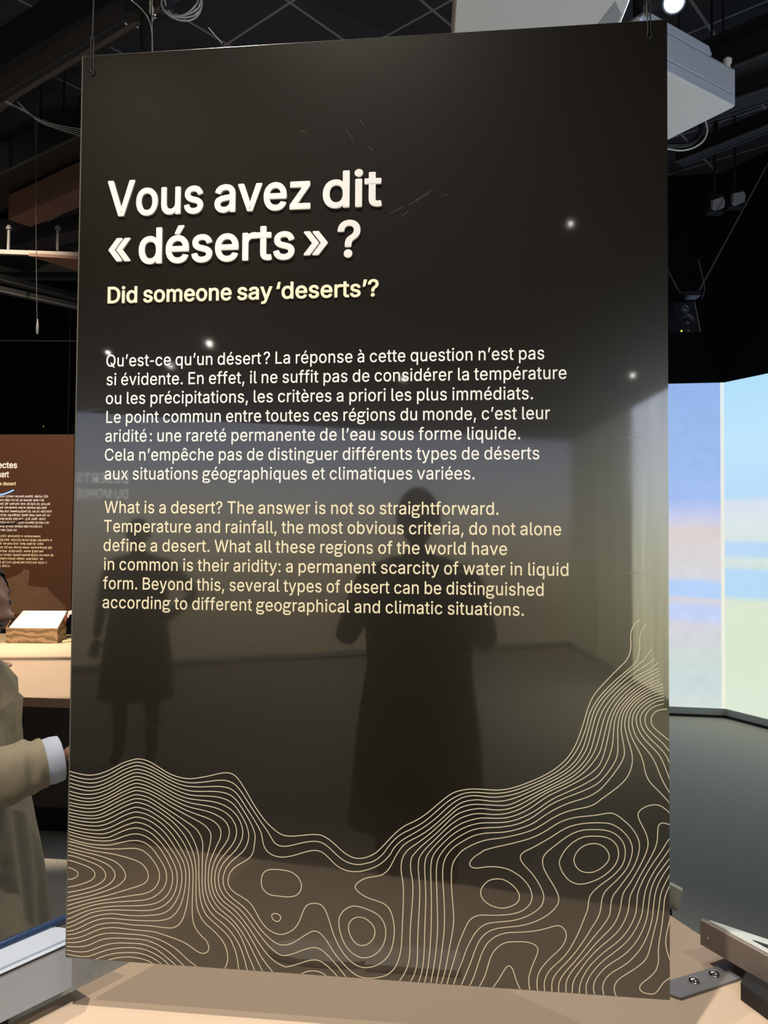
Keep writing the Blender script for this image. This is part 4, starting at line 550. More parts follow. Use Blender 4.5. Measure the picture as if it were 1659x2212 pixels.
# hanging wires with hooks (right and left)
wire_m = mat('black_wire', (0.01, 0.01, 0.012), 0.5); chrome = mat('polished_steel', (0.7, 0.7, 0.72), 0.18, metal=1.0)
def hanger(u, side):
    fer = side == 'right'
    t = P3(u, 1565, 0.0)
    h = thing('hanging_wire', 'black hooked wire through the %s top corner of the big panel' % side, 'wire', t - UP * 0.03)
    lp = []
    for k in range(13):
        a = -PI / 2 + (k - 6) * PI / 7.5; lp.append(P3(u, 1538, 0.0035) + PH * math.cos(a) * .0035 * 1.0 + UP * (math.sin(a) * .006))
    top = P3(u - 1, 1565, 0.0035)
    MB().tube([top + PH * .0028 + UP * .03] + lp[::-1] + [top - PH * .0028 + UP * .03], .0011, 6).build('hook', wire_m, h, True)
    MB().tube([top + UP * .028, top + UP * 0.5 - PN * .02, Vector((top.x - .02, top.y + .06, CEIL))], .0014, 6).build('wire', wire_m, h, True)
    if fer: MB().lathe(top + UP * .012 - PN * .008, UP, [(0, .004), (0, .006), (.016, .006), (.016, .004)], 12).build('ferrule', chrome, h, True)
hanger(970, 'right'); hanger(22, 'left')
# hole rims of the hangers
for u in (970, 22):
    MB().lathe(P3(u, 1533, 0.0), PN, [(0.0001, .0045), (.0008, .0045), (.0008, .0030), (.0002, .0028)], 16).build('eyelet', mat('dark_eyelet', (0.01, .01, .01), .4), panel)

# ================================================================== EXHIBIT TABLE
beige = mat('sand_beige_laminate', (0.52, 0.40, 0.295), 0.55, 0.35, var=0.03, vscale=3)
dkside = mat('dark_table_body', (0.02, 0.018, 0.016), 0.7)
TZ = 0.70
pa, pb = atZ(1449, 1978, TZ), atZ(1520, 2025, TZ)
dR = (pb - pa).normalized()
A_ = pa - dR * 0.17; Bq = pa + dR * 1.05
la = atZ(200, 2110, 0.73); lb0 = atZ(0, 2210, 0.73); dL = (lb0 - la).normalized(); nL = Vector((dL.y, -dL.x, 0))
if nL.x > 0: nL = -nL
LA = Vector((la.x, la.y, TZ)) + nL * .035 - dL * .30; LB = LA + dL * 1.30
tbl = thing('exhibit_table', 'sand beige tapering exhibit table that the big panel stands over', 'table', (0, 1.0, 0))
poly = [LA, A_, Bq, LB]
cc = sum((p for p in poly), Vector()) / 4
MB().prism([Vector((p.x, p.y, TZ)) for p in poly], Vector((0, 0, -.035))).build('table_top', beige, tbl)
inn = [cc + (p - cc) * .86 for p in poly]
MB().prism([Vector((p.x, p.y, TZ - .035)) for p in inn], Vector((0, 0, -(TZ - .035) + .08))).build('body', dkside, tbl)
inn2 = [cc + (p - cc) * .80 for p in poly]
MB().prism([Vector((p.x, p.y, .08)) for p in inn2], Vector((0, 0, -.08))).build('plinth', skirt_m, tbl)

grey_paint = mat('light_grey_painted_metal', (0.44, 0.45, 0.46), 0.5, 0.5, bump=0.25, bscale=900)
cool_lit_paint = mat('grey_metal_cool_lit', (0.40, 0.45, 0.54), 0.5, 0.5, bump=0.25, bscale=900)  # same grey paint as the right board, cool screen light put into the colour
warm_shade_paint = mat('grey_metal_warm_shade', (0.20, 0.165, 0.14), 0.5, 0.5, bump=0.25, bscale=900)  # the same grey paint again, darkened and warmed to give its shaded side
grey_pl = mat('grey_painted_bracket', (0.20, 0.195, 0.205), 0.45, bump=0.2, bscale=900)
white_face = mat('white_reading_face', (0.75, 0.78, 0.76), 0.35)
screen_blk = mat('black_glass', (0.004, 0.005, 0.008), 0.08)
def lectern(p0, d, nrm, ln, hz0, hz1, wd, slope, label, seam, rail):
    # p0: inner far bottom corner; d runs towards the viewer, nrm points away from the table
    r = thing('reading_board', label, 'display board', Vector((p0.x, p0.y, hz0)))
    dn = Vector((nrm.x * math.cos(slope), nrm.y * math.cos(slope), -math.sin(slope)))
    tn = Vector((nrm.x * math.sin(slope), nrm.y * math.sin(slope), math.cos(slope)))
    a = Vector((p0.x, p0.y, hz0)); b = a + UP * (hz1 - hz0)
    o = b + dn * wd; ol = o - tn * .03
    prof = [a, b - UP * .004 + nrm * 0, b + dn * .004, o, ol, Vector((a.x, a.y, hz0)) + nrm * .05]
    MB().prism(prof, d * ln).build('housing', cool_lit_paint if seam else warm_shade_paint, r)
    e = .012
    fa = b + dn * e + d * e + tn * .0006
    MB().prism([fa, fa + dn * (wd - 2 * e), fa + dn * (wd - 2 * e) + d * (ln - 2 * e), fa + d * (ln - 2 * e)], tn * .003).build('reading_face', white_face if not seam else cool_lit_paint, r)
    if seam:
        MB().prism([b - UP * .003 - nrm * .0008, b - UP * .006 - nrm * .0008, b - UP * .006 + d * ln - nrm * .0008, b - UP * .003 + d * ln - nrm * .0008], nrm * .002).build('seam', mat('dark_seam', (.02, .02, .02), .7), r)
    else:
        f2 = b + dn * .05 + d * .08 + tn * .004
        MB().prism([f2, f2 + dn * (wd - .09), f2 + dn * (wd - .09) + d * (ln - .2), f2 + d * (ln - .2)], tn * .001).build('screen', screen_blk, r)
        MB().lathe(a + d * .02 + UP * .022 - nrm * .0005, -nrm, [(0, .0022), (.0008, .002)], 12).build('screw', chrome, r)
    if rail:
        MB().tube([o + tn * .004 + dn * .006 - d * .05, o + tn * .004 + dn * .006 + d * ln], .009, 14).build('rail', mat('dark_blue_glass_rail', (.02, .04, .09), .12, ior=1.9), r, True)
    return r
lt = lectern(la, dL, nL, 0.85, 0.73, 0.811, .13, math.radians(14), 'grey sloping reading board, coloured as lit cool, on the left side of the sand beige table', True, True)
ra_ = atZ(1513, 2040, .73); rb_ = atZ(1659, 2125, .73); dr = (rb_ - ra_).normalized(); nr = Vector((-dr.y, dr.x, 0))
if nr.x < 0: nr = -nr
rt = lectern(ra_, dr, nr, 0.75, 0.73, 0.781, .22, math.radians(24), 'grey reading board, coloured as in warm shade, with white sloping face on the right side of the beige table', False, False)
# mounting foot under the left board, and a black block for shade at right
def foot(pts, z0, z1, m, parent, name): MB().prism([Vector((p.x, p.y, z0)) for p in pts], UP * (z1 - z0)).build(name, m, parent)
foot([atZ(1622, 2112, TZ), atZ(1600, 2160, TZ), atZ(1700, 2235, TZ), atZ(1760, 2180, TZ)], TZ + .0005, .7295, skirt_m, rt, 'foot')  # black block put in for the deep shade under the right board
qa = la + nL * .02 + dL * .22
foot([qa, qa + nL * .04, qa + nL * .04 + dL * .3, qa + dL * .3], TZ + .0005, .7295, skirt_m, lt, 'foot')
# bracket plate with two domed screws
br = thing('bracket_plate', 'grey steel bracket plate screwed to the table at the foot of the big panel', 'bracket', atZ(1520, 2115, TZ))
plt = MB().prism([atZ(x, y, TZ + .0045) for x, y in ((1400, 2131), (1470, 2155), (1617, 2107), (1580, 2077), (1449, 2117))], UP * -.004).build('plate', grey_pl, br)
for x, y in ((1499, 2120), (1542, 2105)):
    c = atZ(x, y, TZ + .0045)
    MB().lathe(c, UP, [(0, .0105), (.002, .0105), (.0048, .0085), (.0068, .0055), (.0074, .003), (.0060, .0026), (.0060, .0)], 24).build('screw', chrome, plt, True)
# grey plate of a further board standing past the table
fb = thing('reading_board', 'small grey board corner beyond the right edge of the big panel', 'display board', atZ(1462, 1985, .35))
y_ = 1.75
q4 = [atY(1425, 1903, y_), atY(1449, 1912, y_), atY(1475, 1925, y_ - .02), atY(1463, 1968, y_ - .02), atY(1440, 1960, y_)]
MB().prism(q4, Vector((.003, .012, .002))).build('board', mat('grey_green_board', (.30, .33, .29), .5), fb)
qc = atY(1436, 1950, y_ + .04)
MB().tube([qc, Vector((qc.x, qc.y, 0.02))], .016, 12).build('post', skirt_m, fb, True)
MB().lathe(Vector((qc.x, qc.y, 0)), UP, [(0, .09), (.012, .09), (.02, .02)], 20).build('base', skirt_m, fb, True)

# things on the table top before the panel, seen mirrored in its foot
def table_prop(cx, cy, depth_, kind, label):
    pass
relief_m = mat('sand_relief', srgb(215, 205, 190), .8, var=.45, vscale=14)
def vplane(px, py, z):   # mirror of a spot on the table plane, given where its reflection shows
    return mirror(atZ(px, py, z))
ov = thing('relief_plaque', 'oval sand coloured relief plaque lying on the table, mirrored in the panel foot', 'plaque', vplane(705, 2040, TZ))
oc = vplane(705, 2052, TZ + .012); ovr = []
for k in range(36):
    a = 2 * PI * k / 36; ovr.append(oc + PH * (math.cos(a) * .115) - PN * (math.sin(a) * .04))
MB().prism(ovr, UP * -.0115).build('plate', relief_m, ov)
pc = thing('picture_block', 'landscape picture block lying on the table, mirrored in the panel foot', 'picture', vplane(890, 2070, TZ))
cx_ = vplane(893, 2068, TZ + .012)
MB().prism([cx_ + PH * a - PN * b for a, b in ((-.09, -.035), (.09, -.035), (.09, .035), (-.09, .035))], UP * -.0115).build('plate', relief_m, pc)

# ================================================================== PROJECTORS, LAMPS (upper right)
proj_m = mat('white_projector_plastic', (0.82, 0.81, 0.77), 0.5); vent_m = mat('pale_lilac_grille', (0.62, 0.66, 0.80), 0.5)
dark_gap = mat('dark_gap', (0.05, 0.055, 0.07), .8)
def projector(corner, u, v, wu, wv, ht, label, vent=True, chamfer=.05):
    """corner: near right bottom corner; u runs left along the vented face, v runs away"""
    r = thing('projector', label, 'projector', corner + u * wu / 2 + v * wv / 2)
    z0 = corner.z; c = chamfer
    def ringz(z, ins):
        return [Vector((p.x, p.y, z)) for p in (corner + u * ins + v * ins, corner + u * (wu - ins) + v * ins, corner + u * (wu - ins) + v * (wv - ins - c), corner + u * (wu - ins - c) + v * (wv - ins), corner + u * (ins + c * 1.6) + v * (wv - ins), corner + u * ins + v * (wv - ins - c * 1.6))]
    MB().rings([ringz(z0, .006), ringz(z0 + .008, 0), ringz(z0 + ht - .01, 0), ringz(z0 + ht, .01)]).build('body', proj_m, r)
    nrm = -v
    band = MB()
    q = lambda a, b, d=0.0: corner + u * a + UP * b + nrm * d
    band.prism([q(.004, .006), q(wu - .004, .006), q(wu - .004, ht - .012), q(.004, ht - .012)], nrm * .004).build('side_cover', vent_m, r)
    if vent:
        z = .26 * ht; n = 11; st = (.90 - .30) * ht / n
        grl = MB().prism([q(.02, .26 * ht, .0041), q(wu - .02, .26 * ht, .0041), q(wu - .02, .92 * ht, .0041), q(.02, .92 * ht, .0041)], nrm * .0004).build('grille_recess', mat('grille_shadow', (.30, .33, .42), .7), r)
        for k in range(n):
            zz = .29 * ht + k * st
            MB().prism([q(.022, zz, .0045), q(wu - .022, zz, .0045), q(wu - .022, zz + st * .55, .0045), q(.022, zz + st * .55, .0045)], nrm * .005).build('slat', mat('white_slat', (.66, .68, .76), .5), grl)
    # mounting bracket up to the ceiling
    m0 = corner + u * wu / 2 + v * wv / 2 + UP * ht
    MB().box(m0 + UP * .012, (.18, .18, .02)).build('mount_plate', wire_m, r)
    MB().tube([m0 + UP * .02, Vector((m0.x, m0.y, CEIL))], .022, 14).build('mount_pole', wire_m, r, True)
    return r
pz = 3.35
cR = atZ(1587, 232, pz)
uR = (atZ(1447, 160, pz) - cR); uR.z = 0; uR.normalize(); vR = Vector((uR.y, -uR.x, 0))
if vR.y < 0: vR = -vR
p2 = projector(cR, uR, vR, .62, .50, .17, 'white projector with slatted side hanging right of the big panel', True, .045)
k0 = cR + UP * .165 + uR * .02 + vR * .02
MB().lathe(k0, UP, [(0, .012), (.02, .012), (.03, .018), (.045, .018), (.052, .01)], 16).build('knob', proj_m, p2, True)
MB().prism([cR + UP * .17 + uR * .16 - vR * .002, cR + UP * .17 + uR * .60 - vR * .002, cR + UP * .20 + uR * .58 - vR * .002, cR + UP * .20 + uR * .18 - vR * .002], vR * .3).build('top_cover', vent_m, p2)
MB().tube(catmull([atY(x, y, 3.95) for x, y in ((1524, 262), (1528, 280), (1521, 302), (1500, 318), (1472, 325), (1440, 321))], False, 5), .0045, 8).build('cable', proj_m, p2, True)
MB().tube(catmull([atY(x, y, 3.93) for x, y in ((1512, 262), (1515, 280), (1506, 298), (1485, 312), (1440, 314))], False, 5), .013, 8).build('cable', wire_m, p2, True)
cC = atZ(1372, -25, pz); cC2 = atZ(984, -15, pz)
uC = (cC2 - cC); uC.z = 0; wC = uC.length; uC.normalize(); vC = Vector((uC.y, -uC.x, 0))
if vC.y < 0: vC = -vC
p1 = projector(cC, uC, vC, wC, .42, .17, 'white projector hanging over the top edge of the big panel', True, .02)
MB().prism([cC + uC * .05 + vC * .06 - UP * .0015, cC + uC * .012 + vC * .13 - UP * .0015, cC + uC * .03 + vC * .30 - UP * .0015, cC + uC * .10 + vC * .24 - UP * .0015], UP * .001).build('bevel_patch', mat('projector_underside_grey', (.40, .41, .42), .6), p1)  # flat grey patch in place of the darker bevelled corner

body_blk = mat('black_lamp_body', (.012, .012, .015), .45)
def track_lamp(loc, target, label, energy, col, ang, lens=.035, blend=.6, estr=30.0, group=None, soft=.035, emis=(1, .95, .85), body=body_blk):
    loc = Vector(loc); d = (Vector(target) - loc).normalized()
    r = thing('spotlight', label, 'spotlight', loc, group)
    MB().lathe(loc - d * .14, d, [(0, lens * .7), (.01, lens * .95), (.10, lens * 1.05), (.145, lens * 1.2), (.145, lens * 1.02), (.125, lens * 1.0)], 20).build('housing', body, r, True)
    lm = mat('lamp_lens_%d' % int(estr * 10), (1, 1, 1), .3, emis=emis, estr=estr)
    MB().lathe(loc - d * .012, d, [(0, lens * .96), (.004, lens * .9), (.006, lens * .3)], 20).build('lens', lm, r, True)
    MB().tube([loc - d * .08, loc - d * .08 + UP * .12], .008, 8).build('arm', body, r, True)
    if (loc - d * .08).z + .12 < CEIL - .02:
        MB().tube([loc - d * .08 + UP * .12, Vector(((loc - d * .08).x, (loc - d * .08).y, CEIL))], .006, 8).build('stem', wire_m, r, True)
    if energy > 0: spot('spot_light', loc + d * .01, target, energy, col, ang, blend, soft, r)
    return r
KEY1 = mirror(atY(455, 398, 4.2)); KEY1.z = atY(455, 398, 4.2).z
track_lamp(KEY1, Vector((-1.5, -3.2, 1.0)), 'track spotlight behind the viewer, mirrored above the s of Vous', 0, WARM, 62, .022, estr=40)
MAINL = Vector((-0.5, 0.05, 4.4))
track_lamp(MAINL, P3(450, 260), 'ceiling spotlight above the viewer aimed at the text of the big panel', 590, NEUT, 43, .03, estr=30, soft=.03, blend=1.0)
track_lamp(Vector((-.75, 3.1, 4.35)), Vector((-.15, 1.3, .7)), 'warm ceiling spotlight behind the big panel lighting the table', 360, (1.0, .87, .70), 46, .03, estr=30, soft=.02)
track_lamp(mirror(atY(451, 742, 8.2)), P3(700, 900), 'distant track spotlight mirrored under the English subtitle', 0, WARM, 40, .03, estr=25)
for (x, y, dd, lab) in ((234, 762, 7.6, 'spotlight mirrored at the first letter of the French text'), (368, 790, 7.4, 'spotlight mirrored just under the first French line'), (873, 818, 8.6, 'spotlight mirrored inside the second French line'), (1366, 812, 6.0, 'cool spotlight mirrored right of the French text'), (1232, 484, 6.5, 'small spotlight mirrored alone in the dark upper right of the panel')):
    lc = mirror(atY(x, y, dd))
    track_lamp(lc, lc + Vector((.25, 1.0, -.9)), lab, 0, NEUT, 40, .017 if x > 1000 else .024, estr=22 if x < 1200 else 30, emis=(1, .97, .93) if x < 1200 else (.8, .9, 1))

# bright lamp at the top right corner of the picture
lz = atY(1456, 4, 2.9)
track_lamp(lz, lz + Vector((-.25, -.75, -1.0)), 'lit white spotlight above the right top corner of the big panel', 60, COOL, 80, .036, estr=14, emis=(.85, .92, 1), body=mat('grey_lamp_body', (.25, .3, .4), .5))
# table lights that throw the crisp shadows of the boards
tabl = Vector((-1.68, -.29, 4.1))
track_lamp(tabl, Vector((-.25, 1.1, .8)), 'warm ceiling spotlight left of the viewer lighting the table', 185, (1.0, .86, .68), 40, .03, estr=40, soft=.012)
tab2 = Vector((1.7, 0.2, 4.2))
track_lamp(tab2, Vector((.3, 1.0, .8)), 'warm ceiling spotlight right of the viewer lighting the table', 80, (1.0, .90, .78), 36, .03, estr=40, soft=.012)

def uplight(loc, target, label, energy, col, ang):  # added fill lamps, unseen, that brighten projectors and ceiling from below
    r = thing('fill_uplight', label, 'uplight', Vector((loc[0], loc[1], 0))); loc = Vector(loc)
    MB().lathe(Vector((loc.x, loc.y, 0)), UP, [(0, .10), (.02, .10), (.03, .03), (loc.z - .14, .03), (loc.z - .12, .07), (loc.z, .085), (loc.z, .075), (loc.z - .02, .07)], 20).build('housing', body_blk, r, True)
    MB().lathe(Vector((loc.x, loc.y, loc.z - .018)), UP, [(0, .068), (.004, .06)], 20).build('lens', mat('fill_lens', (1, 1, 1), .3, emis=(.9, .95, 1), estr=8), r)
    spot('spot_light', loc, target, energy, col, ang, .8, .06, r)
uplight((3.3, 0.7, .35), (1.2, 3.2, 3.6), 'added cool fill lamp on the floor, unseen outside the frame at the right', 260, COOL, 75)
uplight((-3.2, 1.4, .35), (-1.6, 4.5, 4.65), 'added neutral fill lamp on the floor, unseen outside the frame at the left', 60, NEUT, 80)
# ------------------------------------------------ loudspeaker and sensors on the right
spk = thing('loudspeaker', 'small black studio loudspeaker hanging from rods over the projection wall', 'loudspeaker', atY(1484, 718, 5.3))
ys = 5.3
fr = [atY(x, y, ys) for x, y in ((1455, 655), (1499, 652), (1512, 716), (1466, 719))]
fn = (fr[1] - fr[0]).cross(fr[2] - fr[1]).normalized()
if fn.y > 0: fn = -fn
fn = (fn + Vector((0, 0, -.3))).normalized()
spk_m = mat('black_speaker_box', (.012, .013, .017), .35)
MB().prism(fr, -fn * .17).build('cabinet', spk_m, spk)
cu_ = (fr[1] - fr[0]).normalized(); cv_ = (fr[0] - fr[3]).normalized(); fcn = cu_.cross(cv_).normalized()
if fcn.y > 0: fcn = -fcn
fc = sum(fr, Vector()) / 4
MB().lathe(fc - cv_ * .03 + fcn * .001, fcn, [(0, .052), (.006, .050), (.003, .044), (-.0, .02), (.008, .012), (.012, .004)], 28).build('woofer', mat('rubber_cone', (.02, .022, .03), .3), spk, True)
MB().lathe(fc + cv_ * .06 + fcn * .001, fcn, [(0, .030), (.004, .026), (.001, .018), (.006, .009), (.008, .002)], 24).build('tweeter', mat('tweeter_dome', (.05, .055, .07), .25), spk, True)
MB().prism([fr[1] + fcn * .002, fr[1] + cu_ * .007 + fcn * .002, fr[2] + cu_ * .007 + fcn * .002, fr[2] + fcn * .002], -fcn * .004).build('side_edge', mat('grey_edge', (.14, .17, .20), .4), spk)
MB().lathe(atY(1472, 715, ys) + fcn * .001, fcn, [(0, .006), (.003, .004)], 10).build('status_light', mat('green_led', (.5, .8, .1), .4, emis=(.6, 1, .05), estr=2.5), spk)
MB().lathe(atY(1487, 714, ys) + fcn * .001, fcn, [(0, .006), (.003, .004)], 10).build('volume_knob', mat('grey_knob', (.35, .38, .42), .4), spk)
rod_m = mat('grey_rod', (.10, .095, .095), .5)
for a_, b_, nm, rr_ in (((1512, 624), (1720, 240), 'rod', .006), ((1467, 630), (1430, 560), 'rod', .005)):
    MB().tube([atY(*a_, ys + .05), atY(*b_, ys + .1)], rr_, 8).build(nm, rod_m, spk, True)
MB().box((atY(1490, 638, ys + .08)), (.12, .10, .03)).build('bracket', wire_m, spk)
MB().tube([atY(1490, 636, ys + .05), atY(1512, 624, ys + .05)], .006, 8).build('bracket_arm', wire_m, spk, True)
MB().tube([atY(1467, 630, ys + .05), atY(1490, 640, ys + .05)], .006, 8).build('bracket_arm', wire_m, spk, True)
MB().tube(catmull([atY(1508, 560, ys + .1), atY(1518, 600, ys + .1), atY(1522, 625, ys + .1), atY(1516, 645, ys + .1)], False, 5), .004, 6).build('cable', rod_m, spk, True)
sens_m = mat('grey_sensor_plastic', (.30, .30, .34), .6)
for pts, lab in ((((1540, 432), (1561, 425), (1566, 432), (1565, 448), (1548, 453), (1541, 447)), 'pale grey box lamp under the ceiling, left one of the pair'), (((1584, 418), (1607, 413), (1611, 422), (1609, 436), (1592, 443), (1585, 436)), 'pale grey box lamp under the ceiling, right one of the pair')):
    s_ = thing('box_lamp', lab, 'lamp', atY(pts[4][0], pts[4][1], 5.6))
    MB().prism([atY(*p, 5.6) for p in pts], Vector((.01, .07, .02))).build('face', sens_m, s_)
    ctr = sum((atY(*p, 5.6) for p in pts), Vector()) / 6 + Vector((.01, .10, .03))
    MB().box(ctr, (.11, .07, .13)).build('housing', body_blk, s_)
    MB().tube([ctr, Vector((ctr.x, ctr.y, CEIL))], .010, 8).build('stem', wire_m, s_, True)

# ------------------------------------------------ beams, ducts, cables under the ceiling
blk = mat('black_duct_paint', (.0018, .0018, .0024), .75)
edge_l = mat('worn_grey_edge', (.040, .037, .037), .6)
def bar_between(p, q, wd, ht):
    p = Vector(p); q = Vector(q); d = (q - p).normalized(); s = Vector((d.y, -d.x, 0)).normalized()
    n = d.cross(s).normalized(); c = (p + q) / 2
    return MB().box(c, ((q - p).length, wd, ht), (d, s, n))
def hang_rods(o, p, q, z, n=2):
    for k in range(n):
        t = (k + .5) / n; c = Vector(p).lerp(Vector(q), t)
        MB().tube([Vector((c.x, c.y, z)), Vector((c.x, c.y, CEIL))], .006, 6).build('hanger_rod', blk, o, True)
def beam(pa_, pb_, z, wd, ht, label, name='ceiling_beam', cat='beam', m=blk, lips=True, ext=(0.6, 0.6)):
    a = atZ(*pa_, z); b = atZ(*pb_, z); d = (b - a).normalized(); a = a - d * ext[0]; b = b + d * ext[1]
    r = thing(name, label, cat, (a + b) / 2)
    bar_between(a, b, wd, ht).build('beam_body', m, r)
    if lips:
        s = Vector((d.y, -d.x, 0)).normalized()
        for k in (-1, 1):
            o_ = s * (k * (wd / 2 + .004)) - UP * (ht / 2)
            bar_between(a + o_, b + o_, .008, .012).build('edge_strip', edge_l, r)
    hang_rods(r, a, b, z + ht / 2)
    return r
beam((-30, 165), (305, -30), 4.15, .22, .22, 'thick black ceiling beam crossing the upper left corner', lips=False)
# lighting track with twin rails below it
tr = beam((-20, 235), (300, 40), 3.9, .03, .03, 'black lighting track running under the thick beam at upper left', 'lighting_track', 'track', edge_l, False)
a_, b_ = atZ(-20, 222, 3.92), atZ(300, 27, 3.92)
bar_between(a_, b_, .012, .012).build('rail', mat('rail_grey', (.07, .065, .065), .5), tr)
beam((-20, 395), (175, 300), 4.0, .28, .20, 'black square duct, second from top at the left', 'air_duct', 'duct')
beam((-20, 470), (175, 372), 4.1, .26, .16, 'black square duct just above the rust coloured duct', 'air_duct', 'duct', lips=False)
# rust coloured duct
rd = thing('air_duct', 'rust brown ceiling duct left of the panel', 'duct', atZ(100, 450, 3.7))
MB().prism([atZ(x, y, 3.7) for x, y in ((18, 474), (165, 409), (215, 387), (215, 432), (165, 450), (66, 491))], UP * .17).build('duct_body', mat('rust_brown_paint', (.115, .055, .04), .7), rd)
hang_rods(rd, atZ(60, 475, 3.7), atZ(160, 430, 3.7), 3.87)
beam((-30, 505), (60, 500), 3.9, .30, .10, 'dark purple-grey duct end at the left edge', 'air_duct', 'duct', mat('dull_purple_grey', (.022, .017, .020), .8), False, (.2, .1))
beam((60, 520), (175, 490), 3.8, .16, .12, 'dark grey duct beneath the rust duct', 'air_duct', 'duct', mat('dark_grey_duct', (.012, .012, .016), .8), False, (.1, .2))
rb = beam((-30, 544), (180, 551), 3.35, .03, .028, 'thin brown-grey rail running level left of the title', 'ceiling_rail', 'rail', mat('brown_grey_rail', (.15, .12, .11), .5), False, (.4, .4))
for x in (18, 124):
    c = atZ(x, 548, 3.35)
    MB().tube([c + UP * .16, c + UP * .02], .010, 8).build('clamp', mat('clamp_grey', (.10, .10, .10), .4), rb, True)
    MB().lathe(c + UP * .16, UP, [(0, .02), (.01, .02), (.03, .008)], 12).build('clamp_cap', mat('clamp_grey', (.10, .10, .10), .4), rb, True)
rt2 = thing('ceiling_panel', 'rust brown sloping panel under the level rail at left', 'panel', atZ(130, 570, 3.3))
MB().prism([atZ(x, y, 3.3) for x, y in ((62, 553), (180, 560), (180, 590))], UP * .02).build('sheet', mat('rust_brown_paint', (.115, .055, .04), .7), rt2)
beam((-20, 594), (180, 645), 3.45, .04, .05, 'upper black beam sloping down behind the panel edge at left', lips=True)
beam((-20, 620), (180, 664), 3.3, .03, .04, 'lower black beam sloping down behind the panel edge at left', lips=True)
# level wire over the far panel
lw = thing('wall_rail', 'thin pale rail running level across the black wall at left', 'rail', atY(80, 736, 7.0))
MB().tube([atY(-120, 735, 7.0), atY(230, 737, 7.0)], .0045, 8).build('rail', mat('pale_rail', (.16, .15, .14), .5), lw, True)
# hanging pull cord
pcd = thing('pull_cord', 'thin cord hanging from the ceiling with a pale end at left', 'cord', atY(81, 722, 4.6))
MB().tube([Vector((atY(77, 395, 4.6).x, 4.6, CEIL)), atY(77, 395, 4.6), atY(79, 600, 4.6), atY(80, 692, 4.6)], .002, 6).build('cord', mat('dim_cord', (.05, .05, .05), .6), pcd, True)
MB().lathe(atY(81, 722, 4.6), UP, [(0, .004), (.01, .008), (.05, .009), (.09, .004)], 10).build('weight', mat('pale_weight', (.14, .14, .16), .5), pcd, True)
led = thing('indicator', 'tiny green indicator light on the black wall at left', 'light', atY(94, 921, 9.59))
MB().lathe(atY(94, 921, 9.59), (0, -1, 0), [(0, .008), (.006, .006)], 10).build('light', mat('dim_green_led', (.3, .5, .1), .4, emis=(.5, .8, .1), estr=.45), led)
# white cables
wc = mat('white_cable_dim', (.30, .30, .29), .5); wc2 = mat('white_cable', (.50, .52, .52), .5)
cb = thing('cable_bundle', 'loose bundle of thin pale cables strung under the track at left', 'cable', atY(90, 268, 4.2))
for k in range(4):
    MB().tube(catmull([atY(12, 216 + k * 2, 4.2), atY(45 + k * 4, 236 + k, 4.2), atY(80, 256 + k * 1.5, 4.2), atY(125, 270 + k * 3, 4.2), atY(175, 279 + k * 5, 4.2)], False, 5), .0018, 6).build('cable', wc, cb, True)
MB().tube([atY(38, 220, 4.2), atY(58, 240, 4.2)], .004, 6).build('tie', wc, cb, True)
MB().tube([atY(76, 262, 4.2), atY(76, 310, 4.2)], .0015, 6).build('strand', mat('dim_cord', (.05, .05, .05), .6), cb, True)
cc_ = thing('cable_coil', 'coil of white cable hanging at the top left of the frame', 'cable', atY(393, 50, 3.0))
for k in range(4):
    c = atY(392, 2 + k * 1.2, 3.0); R_ = .066 + .0042 * k
    MB().tube([c + Vector((math.cos(a) * R_ * (1.0 + .06 * math.sin(k)), .012 * math.sin(a * 2 + k), math.sin(a) * R_ + .006)) for a in [2 * PI * j / 32 for j in range(33)]], .0034, 8, False).build('loop', wc2, cc_, True)
MB().tube(catmull([atY(450, 60, 3.0), atY(480, 95, 3.0)], False, 3), .002, 6).build('tail', wc, cc_, True)
MB().box(atY(362, 10, 3.02), (.05, .03, .06)).build('clip', mat('dark_blue_grey_clip', (.03, .035, .05), .5), cc_)
# black post with curved white cable
ps = thing('ceiling_post', 'black ceiling post with a clamp and a curved white cable behind the panel', 'post', atY(318, 130, 2.7))
MB().tube([atY(316, 140, 2.7), atY(316, -60, 2.7)], .021, 16).build('post', blk, ps, True)
MB().box(atY(300, 22, 2.7), (.09, .05, .05)).build('clamp', blk, ps)
for x, y in ((272, 50), (298, 58), (334, 37)):
    MB().lathe(atY(x, y, 2.66), (0, -1, 0), [(0, .007), (.004, .007), (.008, .003)], 12).build('bolt', chrome, ps, True)
MB().tube(catmull([atY(284, 1, 2.66), atY(300, 14, 2.66), atY(318, 36, 2.66), atY(327, 62, 2.66), atY(329, 110, 2.66)], False, 5), .0022, 6).build('cable', wc2, ps, True)
# right side beams
for (pa_, pb_, z, wd, ht, lab) in (((1470, 190), (1700, 95), 4.1, .22, .14, 'black ceiling beam crossing behind the right projector'), ((1560, 215), (1720, 160), 4.0, .14, .12, 'second black beam right of the projector'), ((1600, 90), (1700, 48), 4.2, .12, .12, 'black beam at the top right edge'), ((1560, 300), (1720, 235), 4.05, .08, .10, 'lowest thin black beam right of the projector')):
    beam(pa_, pb_, z, wd, ht, lab, lips=True, ext=(.3, .3))

